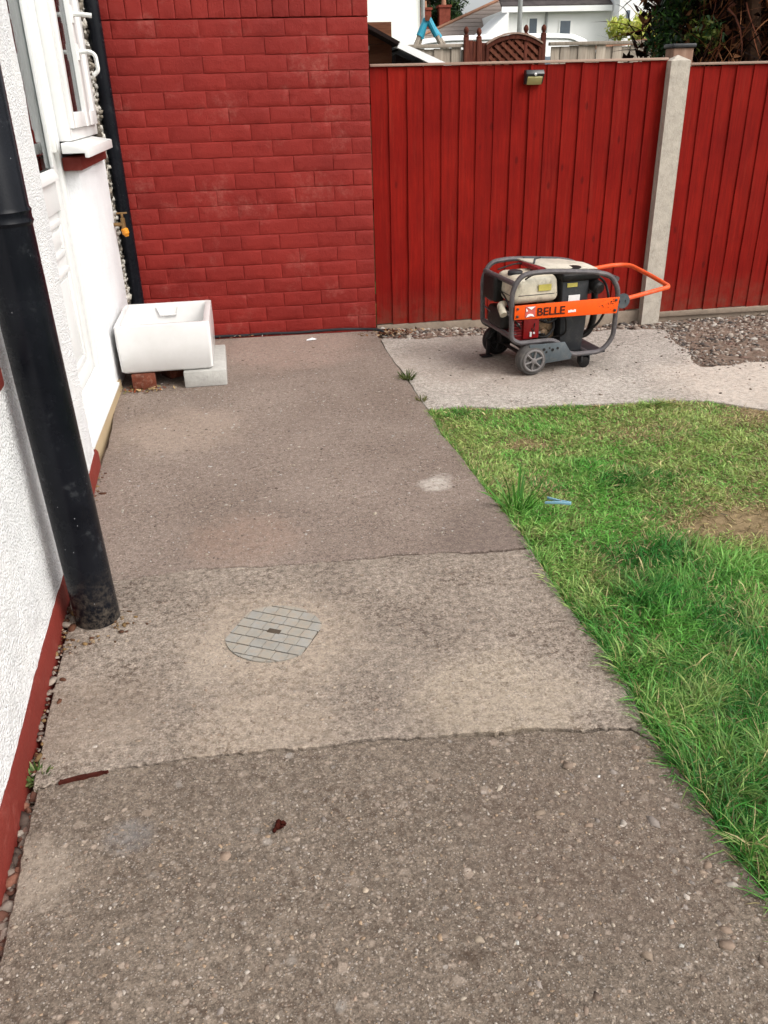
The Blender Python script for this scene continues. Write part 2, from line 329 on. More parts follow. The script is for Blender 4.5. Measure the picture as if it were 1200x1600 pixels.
# ------------------------------------------------------------------ mesh helpers
class MB:
    def __init__(s): s.v = []; s.f = []; s.X = Matrix.Identity(4)
    def pt(s, p): s.v.append(tuple(s.X @ Vector(p))); return len(s.v)-1
    def add(s, vs, fs):
        o = len(s.v)
        for p in vs: s.pt(p)
        s.f += [tuple(i+o for i in f) for f in fs]; return s
    def box(s, a, b, rot=None, piv=None):
        x0, y0, z0 = a; x1, y1, z1 = b
        vs = [Vector(p) for p in ((x0, y0, z0), (x1, y0, z0), (x1, y1, z0), (x0, y1, z0), (x0, y0, z1), (x1, y0, z1), (x1, y1, z1), (x0, y1, z1))]
        if rot is not None:
            piv = Vector(piv) if piv else Vector(((x0+x1)/2, (y0+y1)/2, (z0+z1)/2))
            vs = [rot @ (v-piv)+piv for v in vs]
        return s.add(vs, [(0, 3, 2, 1), (4, 5, 6, 7), (0, 1, 5, 4), (1, 2, 6, 5), (2, 3, 7, 6), (3, 0, 4, 7)])
    def tube(s, pts, r, n=10, closed=False, caps=True):
        pts = [Vector(p) for p in pts]; m = len(pts); rs = r if isinstance(r, (list, tuple)) else [r]*m
        rings = []; prev = None
        for i, p in enumerate(pts):
            if closed: d = pts[(i+1) % m]-pts[i-1]
            else: d = pts[min(i+1, m-1)]-pts[max(i-1, 0)]
            d.normalize()
            if prev is None:
                a = Vector((0, 0, 1)) if abs(d.z) < .9 else Vector((1, 0, 0)); u = d.cross(a).normalized()
            else: u = (prev-d*prev.dot(d)).normalized()
            prev = u; w = d.cross(u)
            rings.append([s.pt(p+(u*math.cos(2*PI*k/n)+w*math.sin(2*PI*k/n))*rs[i]) for k in range(n)])
        seq = list(zip(rings, rings[1:]))+([(rings[-1], rings[0])] if closed else [])
        for A, B in seq:
            for k in range(n): s.f.append((A[k], A[(k+1) % n], B[(k+1) % n], B[k]))
        if caps and not closed: s.f.append(tuple(reversed(rings[0]))); s.f.append(tuple(rings[-1]))
        return s
    def lathe(s, prof, o, axis, n=24):
        """prof: (along axis, radius)"""
        ax = Vector(axis).normalized(); a = Vector((0, 0, 1)) if abs(ax.z) < .9 else Vector((1, 0, 0))
        u = ax.cross(a).normalized(); w = ax.cross(u); o = Vector(o); rings = []
        for h, r in prof: rings.append([s.pt(o+ax*h+(u*math.cos(2*PI*k/n)+w*math.sin(2*PI*k/n))*r) for k in range(n)])
        for A, B in zip(rings, rings[1:]):
            for k in range(n): s.f.append((A[k], A[(k+1) % n], B[(k+1) % n], B[k]))
        s.f.append(tuple(reversed(rings[0]))); s.f.append(tuple(rings[-1])); return s
    def prism(s, poly, d):
        """poly: 3D points, extruded by vector d"""
        d = Vector(d); n = len(poly); o = len(s.v)
        for p in poly: s.pt(p)
        for p in poly: s.pt(Vector(p)+d)
        s.f.append(tuple(range(o, o+n))); s.f.append(tuple(reversed(range(o+n, o+2*n))))
        for k in range(n): s.f.append((o+k, o+(k+1) % n+0, o+n+(k+1) % n, o+n+k))
        return s
    def mesh(s, name, mat, bevel=0, seg=2, smooth=35):
        me = bpy.data.meshes.new(name); me.from_pydata(s.v, [], s.f)
        bm = bmesh.new(); bm.from_mesh(me)
        bmesh.ops.recalc_face_normals(bm, faces=bm.faces)
        if bevel: bmesh.ops.bevel(bm, geom=list(bm.edges), offset=bevel, segments=seg, affect='EDGES', clamp_overlap=True, profile=.5)
        bm.to_mesh(me); bm.free()
        if mat: me.materials.append(mat)
        if smooth:
            me.polygons.foreach_set('use_smooth', [True]*len(me.polygons)); me.set_sharp_from_angle(angle=R(smooth))
        return me
    def build(s, name, mat, parent=None, bevel=0, seg=2, smooth=35, **k):
        return link(name, s.mesh(name, mat, bevel, seg, smooth), parent, **k)
def link(name, me, parent=None, **k):
    o = bpy.data.objects.new(name, me); COL.objects.link(o)
    if parent is not None: o.parent = parent
    for a, b in k.items(): o[a] = b
    return o
def tag(o, label=None, category=None, group=None, kind=None):
    for a, b in (('label', label), ('category', category), ('group', group), ('kind', kind)):
        if b: o[a] = b
    return o
def thing(name, label, cat, loc=(0, 0, 0), rz=0.0, group=None):
    o = bpy.data.objects.new(name, None); COL.objects.link(o); o.empty_display_size = .1
    o.location = loc; o.rotation_euler = (0, 0, rz); return tag(o, label, cat, group)
def rounded(pts, rad, n=6):
    """round the corners of a polyline"""
    P = [Vector(p) for p in pts]; out = [P[0]]
    for i in range(1, len(P)-1):
        a, b, c_ = P[i-1], P[i], P[i+1]; d1 = (a-b); d2 = (c_-b); r = min(rad, d1.length*.45, d2.length*.45)
        A = b+d1.normalized()*r; C = b+d2.normalized()*r
        for k in range(n+1):
            t = k/n; out.append(A*(1-t)**2+b*2*t*(1-t)+C*t*t)
    return out+[P[-1]]
def rounded_loop(pts, rad, n=6):
    P = [Vector(p) for p in pts]; m = len(P); out = []
    for i in range(m):
        a, b, c_ = P[i-1], P[i], P[(i+1) % m]; d1 = a-b; d2 = c_-b; r = min(rad, d1.length*.45, d2.length*.45)
        A = b+d1.normalized()*r; C = b+d2.normalized()*r
        for k in range(n+1):
            t = k/n; out.append(A*(1-t)**2+b*2*t*(1-t)+C*t*t)
    return out
def tris(name, V, F, mat, parent=None, colors=None, smooth=False, **k):
    """fast triangle mesh from numpy arrays, colors per vertex"""
    me = bpy.data.meshes.new(name); V = np.asarray(V, np.float32); F = np.asarray(F, np.int32)
    me.vertices.add(len(V)); me.vertices.foreach_set('co', V.ravel())
    me.loops.add(F.size); me.loops.foreach_set('vertex_index', F.ravel())
    me.polygons.add(len(F)); me.polygons.foreach_set('loop_start', np.arange(len(F), dtype=np.int32)*3)
    if smooth: me.polygons.foreach_set('use_smooth', np.ones(len(F), bool))
    me.update(calc_edges=True)
    if colors is not None:
        at = me.attributes.new('Col', 'FLOAT_COLOR', 'POINT')
        at.data.foreach_set('color', np.hstack([np.asarray(colors, np.float32), np.ones((len(V), 1), np.float32)]).ravel())
    me.materials.append(mat); me.validate()
    return link(name, me, parent, **k)
def vnoise(x, y, sc, seed=0):
    """smooth 2D value noise, numpy"""
    g = np.random.default_rng(seed).random((64, 64)); x = np.asarray(x)*sc; y = np.asarray(y)*sc
    xi = np.floor(x).astype(int); yi = np.floor(y).astype(int); fx = x-xi; fy = y-yi
    fx = fx*fx*(3-2*fx); fy = fy*fy*(3-2*fy); a = lambda i, j: g[(xi+i) % 64, (yi+j) % 64]
    return a(0, 0)*(1-fx)*(1-fy)+a(1, 0)*fx*(1-fy)+a(0, 1)*(1-fx)*fy+a(1, 1)*fx*fy
def fbm(x, y, sc, seed=0, o=4): return sum(vnoise(x, y, sc*2**i, seed+i)/2**i for i in range(o))/sum(1/2**i for i in range(o))
ICO = None
def ico():
    global ICO
    if ICO is None:
        bm = bmesh.new(); bmesh.ops.create_icosphere(bm, subdivisions=1, radius=1); bm.verts.ensure_lookup_table()
        ICO = (np.array([v.co[:] for v in bm.verts]), np.array([[v.index for v in f.verts] for f in bm.faces])); bm.free()
    return ICO
def stones(name, P, size, mat, palette, flat=.6, sink=.0, parent=None, jag=.22, **k):
    """many stones, one mesh: P (n,3) ground points, size (n,)"""
    v, f = ico(); n = len(P); P = np.asarray(P); size = np.asarray(size)
    a = RNG.random(n)*2*PI; ca, sa = np.cos(a), np.sin(a)
    sh = v[None]*(1+RNG.normal(0, jag, (n, len(v), 1)))
    el = np.stack([1+RNG.random(n)*.5, .7+RNG.random(n)*.3, flat*(.7+RNG.random(n)*.6)], 1)
    q = sh*el[:, None, :]*size[:, None, None]
    t = RNG.normal(0, .25, n); q[..., 2] += q[..., 0]*t[:, None]*.5
    X = q[..., 0]*ca[:, None]-q[..., 1]*sa[:, None]; Y = q[..., 0]*sa[:, None]+q[..., 1]*ca[:, None]
    V = np.stack([X, Y, q[..., 2]], -1)+P[:, None, :]; V[..., 2] += (size*flat*(.5-sink))[:, None]
    F = (f[None]+(np.arange(n)*len(v))[:, None, None]).reshape(-1, 3)
    pal = np.array([p[:3] for p in palette]); C = pal[RNG.integers(0, len(pal), n)]*(.8+.4*RNG.random((n, 1)))
    return tris(name, V.reshape(-1, 3), F, mat, parent, np.repeat(C, len(v), 0), smooth=True, **k)
def ribbons(roots, dirs, length, width, curl, colors, seg=3, side=None):
    """grass blades / strap leaves: arrays -> V,F,C"""
    n = len(roots); up_ = np.array([0, 0, 1.])
    d = dirs/np.linalg.norm(dirs, axis=1, keepdims=True)
    if side is None:
        sd_ = np.cross(d, up_); nn = np.linalg.norm(sd_, axis=1, keepdims=True); sd_ = np.where(nn > 1e-4, sd_/np.maximum(nn, 1e-4), [1, 0, 0])
        tw = RNG.normal(0, .6, n); axis2 = np.cross(sd_, d); sd_ = sd_*np.cos(tw)[:, None]+axis2*np.sin(tw)[:, None]
    else: sd_ = side
    V = np.zeros((n, 2*seg+1, 3)); p = roots.copy(); L = (length/seg)[:, None]
    for i in range(seg):
        w = (width*(1-.45*i/seg)*.5)[:, None]
        V[:, 2*i] = p-sd_*w; V[:, 2*i+1] = p+sd_*w
        p = p+d*L; d = d+curl*(1.0/seg); d /= np.linalg.norm(d, axis=1, keepdims=True)
    V[:, -1] = p
    F = []
    for i in range(seg-1): F += [(2*i, 2*i+1, 2*i+3), (2*i, 2*i+3, 2*i+2)]
    F.append((2*seg-2, 2*seg-1, 2*seg)); F = np.array(F)
    F = (F[None]+(np.arange(n)*(2*seg+1))[:, None, None]).reshape(-1, 3)
    return V.reshape(-1, 3), F, np.repeat(colors, 2*seg+1, 0)
def inpoly(x, y, poly):
    r = np.zeros(len(x), bool); P = list(poly); j = len(P)-1
    for i in range(len(P)):
        xi, yi = P[i]; xj, yj = P[j]
        r ^= ((yi > y) != (yj > y)) & (x < (xj-xi)*(y-yi)/(yj-yi+1e-12)+xi); j = i
    return r
def ragged(pl, amp=.004, step=.012, seed=1, jit=.0007):
    """subdivide a polyline and roughen it"""
    rn = random.Random(seed); out = []
    for (a, b) in zip(pl, pl[1:]):
        L = math.hypot(b[0]-a[0], b[1]-a[1]); n = max(1, int(L/step)); nx, ny = -(b[1]-a[1])/(L+1e-9), (b[0]-a[0])/(L+1e-9)
        for k in range(n):
            t = k/n; x, y = a[0]+(b[0]-a[0])*t, a[1]+(b[1]-a[1])*t
            d = (rn.gauss(0, jit)+amp*1.5*(float(fbm(np.array([x+3]), np.array([y+3]), 9, seed, 5)[0])-.5)*2) if (k or out) else 0
            out.append((x+nx*d, y+ny*d))
    return out+[pl[-1]]
def slab(name, poly, mat, parent, z=0.0, depth=.10, chamf=.0022):
    bm = bmesh.new(); n = len(poly); cx = sum(p[0] for p in poly)/n; cy = sum(p[1] for p in poly)/n
    def inset(i):
        a, b, c_ = poly[i-1], poly[i], poly[(i+1) % n]; tx, ty = c_[0]-a[0], c_[1]-a[1]; L = math.hypot(tx, ty)+1e-9
        return (b[0]-ty/L*chamf, b[1]+tx/L*chamf)
    area = sum(poly[i-1][0]*poly[i][1]-poly[i][0]*poly[i-1][1] for i in range(n))
    if area < 0: poly = list(reversed(poly))
    T = [bm.verts.new((*inset(i), z)) for i in range(n)]; Md = [bm.verts.new((p[0], p[1], z-chamf)) for p in poly]; B = [bm.verts.new((p[0], p[1], z-depth)) for p in poly]
    vs, _, fs, *_ = delaunay_2d_cdt([Vector((v.co.x, v.co.y)) for v in T], [], [list(range(n))], 1, 1e-6)
    tv = [bm.verts.new((v.x, v.y, z)) for v in vs]
    for q in fs:
        if len(set(q)) == 3: bm.faces.new([tv[i] for i in q])
    for i in range(n):
        j = (i+1) % n; bm.faces.new((T[j], T[i], Md[i], Md[j])); bm.faces.new((Md[j], Md[i], B[i], B[j]))
    bmesh.ops.remove_doubles(bm, verts=bm.verts, dist=1e-5); bmesh.ops.recalc_face_normals(bm, faces=bm.faces)
    me = bpy.data.meshes.new(name); bm.to_mesh(me); bm.free(); me.materials.append(mat)
    return link(name, me, parent)

# ------------------------------------------------------------------ the ground
g = MB(); g.add([(-400, -400, -.16), (400, -400, -.16), (400, 400, -.16), (-400, 400, -.16)], [(0, 1, 2, 3)])
g.build('ground', M_FIELD, kind='structure')

C2 = [(-.433, 1.314), (-.362, 1.318), (-.266, 1.323), (-.142, 1.319), (-.015, 1.313), (.087, 1.304), (.19, 1.293), (.27, 1.29), (.375, 1.278), (.479, 1.259), (.546, 1.253), (.634, 1.228), (.702, 1.222), (.744, 1.206), (.762, 1.172), (.776, 1.136)]
C1 = [(-.455, 2.074), (-.38, 2.076), (-.243, 2.076), (-.139, 2.079), (.037, 2.056), (.179, 2.035), (.324, 2.028), (.417, 2.027), (.58, 2.0), (.727, 1.982), (.794, 1.981), (.82, 1.965)]
PR = [(.822, 3.169), (.806, 2.876), (.815, 2.647), (.812, 2.422), (.820, 2.198), (.818, 2.047), (.807, 1.913), (.802, 1.739), (.804, 1.6), (.806, 1.449), (.796, 1.31), (.778, 1.207), (.776, 1.095), (.778, 1.009), (.776, .917), (.774, .848), (.773, .784)]
path = thing('path', None, None); path['kind'] = 'structure'
def dedupe(poly):
    out = []
    for p in poly:
        if not out or math.hypot(p[0]-out[-1][0], p[1]-out[-1][1]) > .002: out.append(p)
    return out
r1 = ragged([p for p in PR if p[1] > 1.97]+[(.818, 1.969)], .005, .012, 3)
r2_ = ragged([(.812, 1.955)]+[p for p in PR if 1.14 < p[1] < 1.95]+[(.778, 1.15)], .005, .012, 3)
r3 = ragged([(.779, 1.128)]+[p for p in PR if p[1] < 1.12]+[(.772, .2)], .005, .012, 3)
c1 = ragged(C1, .011, .009, 5, .0017); c2 = ragged(C2, .011, .009, 8, .0017)
def gapshift(pl, d0, d1, seed):   # open the crack unevenly
    n = len(pl); return [(x, y-(d0+(d1-d0)*i/n)*(.45+1.1*float(vnoise(np.array([x*9+3]), np.array([0.0]), 1, seed)[0]))) for i, (x, y) in enumerate(pl)]
lf1 = ragged([(-.47, 2.072), (-.462, 2.73), (-.449, 3.15), (-.462, 3.83), (-.45, 4.57)], .004, .02, 11)
lf2 = ragged([(-.442, 1.31), (-.445, 1.655), (-.447, 1.851), (-.457, 2.06)], .004, .012, 12)
lf3 = ragged([(-.432, .2), (-.434, .955), (-.435, 1.012), (-.438, 1.142), (-.436, 1.262), (-.434, 1.306)], .005, .012, 13)
JT = [(.868, 4.49), (.856, 4.37), (.838, 3.935), (.830, 3.517), (.822, 3.169)]
jt = ragged(JT, .004, .012, 15)
slab('slab', dedupe(list(c1)+list(reversed(r1))+list(reversed(jt))+[(-.45, 4.60)]+list(reversed(lf1))), M_FAR, path)
slab('slab', dedupe(gapshift(c1, .0010, .0120, 4)+r2_+list(reversed(c2))+lf2), M_MID, path)
slab('slab', dedupe(gapshift(c2, .0016, .0100, 6)+r3+lf3), M_NEAR, path, z=-.003)
# bedding under the slabs and in the strip along the house
bd = MB(); bd.add([(-.70, .1, -.035), (.750, .1, -.035), (.780, 4.6, -.035), (-.70, 4.6, -.035)], [(0, 1, 2, 3)])
bd.add([(-.425, .1, -.024), (.748, .1, -.024), (.782, 4.3, -.024), (-.44, 4.3, -.024)], [(0, 1, 2, 3)])
bd.build('soil', M_SOIL, kind='structure')

cross = thing('cross_path', None, None); cross['kind'] = 'structure'
jt2 = [(x+.006+.003*math.sin(y*9), y) for x, y in jt]
cn = ragged([(.83, 3.19), (.973, 3.185), (1.167, 3.11), (1.438, 3.075), (1.697, 3.035), (1.973, 2.985), (2.06, 2.89), (2.16, 2.80), (2.5, 2.72), (3.3, 2.6), (4.4, 2.5)], .01, .014, 21)
cf = ragged([(4.4, 3.7), (3.4, 3.55), (2.9, 3.42), (2.551, 3.406), (2.375, 3.392), (2.213, 3.397), (2.225, 3.502), (2.278, 3.682), (2.339, 3.918), (2.391, 4.081), (2.229, 4.125), (1.902, 4.147), (1.567, 4.21), (1.357, 4.235), (1.039, 4.246), (.881, 4.33)], .022, .013, 22, .002)
slab('slab', dedupe(cn+cf+[p for p in jt2 if 3.205 < p[1] < 4.31]), M_CROSS, cross, z=-.004)

# soil bed and gravel strip against the fence (falls away a little to the fence)
b2 = MB()
def bedz(x, y): return -.02-.05*max(0, min(1, (y-3.4)/1.0))*max(0, min(1, (x-.9)/1.2))
nx_, ny_ = 60, 30
for j in range(ny_+1):
    for i in range(nx_+1):
        x = .86+3.6*i/nx_; y = 3.3+1.35*j/ny_
        b2.v.append((x, y, bedz(x, y)+.014*(float(fbm(np.array([x]), np.array([y]), 9, 31)[0])-.5)))
for j in range(ny_):
    for i in range(nx_):
        a = j*(nx_+1)+i; b2.f.append((a, a+1, a+nx_+2, a+nx_+1))
b2.build('soil', M_SOIL, kind='structure')
lw = MB(); lw.add([(.752, .1, -.013), (4.4, .1, -.013), (4.4, 3.25, -.013), (.785, 3.25, -.013)], [(0, 1, 2, 3)])
lw.build('lawn_ground', M_LAWNSOIL, kind='structure')

# ------------------------------------------------------------------ the house
U = Vector((1, -.0455, 0)).normalized(); A_ = Vector((.0455, 1, 0)).normalized()
HF = Matrix((U, A_, Vector((0, 0, 1)))).transposed().to_4x4(); HF.translation = (-.494, 2.93, 0)   # local x = outward, y = along the wall
house = thing('rendered_house', 'white rendered house along the left edge with a white door and window', 'house')
def hb(): m = MB(); m.X = HF; return m
# near wall, a real rough surface
nw = MB(); NY, NZ = 150, 110
ys = np.linspace(.2, 2.87, NY); zs = np.linspace(.062, 1.75, NZ)
YY, ZZ = np.meshgrid(ys, zs); dx = .0035*(fbm(YY, ZZ, 26, 41, 2)-.5)+.008*(fbm(YY, ZZ, 5, 45, 2)-.5)
VV = np.stack([-.466+dx, YY, ZZ], -1).reshape(-1, 3); nw.v = [tuple(p) for p in VV]
for j in range(NZ-1):
    for i in range(NY-1):
        a = j*NY+i; nw.f.append((a, a+1, a+NY+1, a+NY))
o = len(nw.v)
nw.box((-.80, -1.5, .055), (-.474, 2.866, 5.0)); nw.box((-.80, -1.5, 1.74), (-.466, 2.87, 5.0)); nw.box((-.80, -1.5, .06), (-.466, .21, 1.75))
nw.build('wall', M_ROUGHCAST, house, smooth=70)
pl_ = MB()
pl_.prism([(-.80, -1.5, -.14), (-.459, -1.5, -.14), (-.457, -1.5, .055), (-.464, -1.5, .066), (-.80, -1.5, .066)], (0, 4.41, 0))
pl_.build('plinth', M_PLINTH, house)
fw_ = hb(); fw_.box((-.30, .80, -.14), (0, 1.556, .962)); fw_.box((-.30, -.05, 2.05), (0, 1.556, 5.0)); fw_.build('wall', M_WALLPAINT, house, bevel=.004)
th_ = hb(); th_.box((-.30, -.01, -.14), (.012, .885, .046)); th_.build('door_step', M_THRESH, house, bevel=.003)
cap_ = hb(); cap_.prism([(-.30, .0, .047), (.016, 0, .047), (.016, 0, .056), (-.02, 0, .064), (-.30, 0, .068)], (0, .80, 0)); cap_.build('door_sill', M_PVC, house)
# door
door = link('door', None, house)
def part(name, mat, boxes, parent, bev=.003):
    m = hb()
    for a, b in boxes: m.box(a, b)
    return m.build(name, mat, parent, bevel=bev)
part('door_frame', M_PVC, [((-.12, -.08, .066), (-.052, .052, 2.05)), ((-.12, .745, .066), (-.052, .80, 2.05)), ((-.12, .055, 1.99), (-.052, .745, 2.05))], door)
part('door_leaf', M_PVC, [((-.115, .060, .078), (-.066, .14, 1.985)), ((-.115, .655, .078), (-.066, .738, 1.985)), ((-.115, .14, .80), (-.066, .655, .93)), ((-.115, .14, .078), (-.066, .655, .20)), ((-.115, .14, 1.88), (-.066, .655, 1.985)), ((-.105, .160, .19), (-.078, .64, .81))], door)
for z0, z1 in ((.225, .60), (.645, .775)):
    m = hb(); 
    for a, b in (((-.079, .185, z0), (-.066, .615, z0+.022)), ((-.079, .185, z1-.022), (-.066, .615, z1)), ((-.079, .185, z0+.022), (-.066, .207, z1-.022)), ((-.079, .593, z0+.022), (-.066, .615, z1-.022))): m.box(a, b)
    m.box((-.079, .225, z0+.035), (-.070, .575, z1-.035)); m.build('door_moulding', M_PVC, door, bevel=.004)
m = hb(); m.prism([(-.066, .06, .085), (-.030, .06, .085), (-.030, .06, .10), (-.064, .06, .15)], (0, .68, 0)); m.build('weather_bar', M_PVC, door)
m = hb(); m.prism([(-.066, .16, .905), (-.050, .16, .91), (-.050, .16, .925), (-.066, .16, .95)], (0, .48, 0)); m.build('glazing_bead', M_PVC, door)
part('glazing_bead', M_PVC, [((-.075, .645, .95), (-.060, .657, 1.88))], door)
part('glazing_bead', M_PVC, [((-.075, .138, .95), (-.060, .150, 1.88))], door)
part('pane', M_GLASS, [((-.082, .140, .93), (-.076, .655, 1.88))], door, 0)
part('curtain_or_dim_sheet', M_CURTAIN, [((-.20, .10, 1.20), (-.19, .70, 1.95)), ((-.20, .10, .95), (-.19, .70, 1.02)), ((-.20, .10, 1.07), (-.19, .70, 1.10))], door, 0)
m = hb(); m.box((-.068, .700, 1.00), (-.050, .728, 1.12)); m.build('door_handle', M_PVCOLD, door, bevel=.004)
# window
win = link('window', None, house)
part('window_frame', M_PVC, [((-.075, .805, 1.034), (-.010, .850, 2.05)), ((-.075, 1.497, 1.034), (-.010, 1.552, 2.05)), ((-.075, .850, 1.034), (-.010, 1.497, 1.075)), ((-.075, .850, 1.99), (-.010, 1.497, 2.05))], win)
part('sash', M_PVC, [((-.055, .854, 1.078), (.004, .895, 1.985)), ((-.055, 1.165, 1.078), (.012, 1.235, 1.985)), ((-.055, .895, 1.078), (.006, 1.165, 1.135)), ((-.055, .895, 1.92), (.006, 1.165, 1.985))], win)
part('sash', M_PVC, [((-.055, 1.242, 1.078), (.004, 1.30, 1.985)), ((-.055, 1.43, 1.078), (.006, 1.492, 1.985)), ((-.055, 1.30, 1.078), (.006, 1.43, 1.135)), ((-.055, 1.30, 1.92), (.006, 1.43, 1.985))], win)
part('pane', M_GLASSDARK, [((-.012, .895, 1.135), (-.006, 1.165, 1.92))], win, 0)
part('infill_panel', M_PVC, [((-.03, 1.30, 1.135), (-.004, 1.43, 1.92))], win, 0)
part('curtain_or_dim_sheet', M_DARKROOM, [((-.16, .81, .9), (-.15, 1.69, 2.05))], win, 0)  # no cloth here: near-black sheet paints the dimness of the room behind the pane
for (z, pts) in ((0, [(.008, 1.20, 1.49), (.05, 1.20, 1.49), (.090, 1.205, 1.485)]), (1, [(.008, 1.20, 1.355), (.060, 1.20, 1.357), (.080, 1.20, 1.343), (.083, 1.20, 1.285), (.060, 1.20, 1.268)])):
    m = hb(); m.tube(rounded(pts, .012), .009 if z == 0 else .0085, 8); m.box((.0115, 1.185, pts[0][2]-.03), (.018, 1.215, pts[0][2]+.03)); m.build('window_handle', M_PVCOLD, win)
m = hb(); m.prism([(-.03, 0, .996), (.052, 0, .996), (.052, 0, .980), (.068, 0, .980), (.068, 0, 1.015), (-.03, 0, 1.033)], (0, .70, 0))
for i, v in enumerate(m.v): m.v[i] = tuple(Vector(v)+A_*.69)
m.build('window_sill', M_PVC, house, bevel=.002)
part('brick_sill', M_PLINTH, [((-.05, .765, .930), (.022, 1.48, .9785))], house, .005)
m = MB(); m.box((-.60, -1.2, .652), (-.440, 1.795, .693)); m.build('brick_sill', M_PLINTH, house, bevel=.004)
# rough mortar in the corner
nm = 900; zz = RNG.random(nm)*2.2
m = MB(); m.prism([(-.52, 4.486, -.05), (-.432, 4.486, -.05), (-.412, 4.60, -.05), (-.52, 4.60, -.05)], (0, 0, 2.65)); ms = m.build('mortar_strip', M_MORTAR, house, bevel=.01)
stones('mortar_lumps', (lambda q: np.stack([-.440+.022*q+RNG.normal(0, .004, nm)+.010*(fbm(zz, zz*0, 6, 5)-.5), 4.488+q*.10, zz-.01], 1))(RNG.random(nm)), .008+.012*RNG.random(nm), M_STONE, [S(214, 208, 198, 1.0), S(190, 184, 172, 1.0), S(150, 140, 126, 1.0), S(90, 82, 72, .9), S(204, 200, 192, 1.0)], .9, .5, ms, kind='stuff')
# room behind the openings, back and roof of the house
m = MB(); m.box((-7, -4.5, -.14), (-.81, -1.4, 5.0)); m.box((-7, -1.4, -.14), (-3.2, 7.5, 5.0)); m.box((-7, 4.62, -.14), (-.47, 7.5, 5.0)); m.box((-3.2, -1.4, -.14), (-.81, 4.62, .01)); m.box((-3.2, -1.4, 2.4), (-.81, 4.62, 5.0))
m.build('house_body', M_HOUSEWHITE, house)
m = MB(); m.prism([(-7.3, -4.8, 4.95), (-.15, -4.8, 4.95), (-3.75, -4.8, 7.2)], (0, 12.6, 0)); m.build('roof', M_ROOFBROWN, house)

# soil pipe
sp = thing('soil_pipe', 'thick black soil pipe rising from the concrete in front of the white wall', 'pipe', (-.375, 1.892, 0))
m = MB(); m.tube([(0, 0, -.05), (0, 0, .02), (-.0060, .0, .30), (-.0125, 0, .6), (-.0190, 0, .965)], .0545, 40); m.build('pipe', M_PIPE, sp)
m = MB(); m.tube([(-.0190, 0, .955), (-.0190, 0, .962), (-.0190, 0, .967), (-.0192, 0, .977), (-.0193, 0, .982), (-.0195, 0, .990), (-.021, 0, 3.6)], [.0550, .0585, .0565, .0565, .0585, .0550, .0545], 40); m.build('upper_pipe', M_PIPE, sp)
m = MB(); m.box((-.105, -.03, 1.55), (-.06, .03, 1.60)); m.tube([(-.021+.0615*math.cos(a_), .0615*math.sin(a_), 1.575) for a_ in np.linspace(0, 2*PI, 24, endpoint=False)], .007, 8, closed=True); m.build('bracket', M_PIPE, sp)
# corner downpipe
dp = thing('downpipe', 'slim black rainwater downpipe in the corner of the red brick wall', 'pipe', (-.381, 4.568, 0))
m = MB(); m.tube([(0, 0, .0), (0, 0, 1.1), (-.002, 0, 3.2)], .034, 24); m.build('pipe', M_PIPE, dp)
m = MB(); m.tube([(0, 0, 1.62), (0, 0, 1.70)], .038, 24); m.build('collar', M_PIPE, dp)
# garden tap
def loc(a, off, z): return HF @ Vector((off, a, z))
tp = thing('garden_tap', 'small brass garden tap with an orange hose fitting on the white wall', 'tap', loc(1.515, 0, .63))
tp.rotation_euler = (0, 0, -.0455)
m = MB(); m.tube([(-.02, 0, 0), (.03, 0, 0), (.048, 0, .002)], [.009, .009, .012], 10); m.tube([(.045, 0, -.022), (.045, 0, .03)], .011, 10); m.build('tap_body', M_BRASS, tp)
m = MB(); m.tube([(.045, 0, .03), (.045, 0, .05)], .006, 8); m.box((.02, -.006, .048), (.07, .006, .056)); m.build('tap_handle', M_BRASS, tp, bevel=.002)
m = MB(); m.lathe([(0, .012), (.006, .017), (.026, .017), (.03, .013), (.04, .009)], (.045, 0, -.018), (.25, 0, -1), 14); m.build('hose_fitting', M_ORANGEPL, tp)

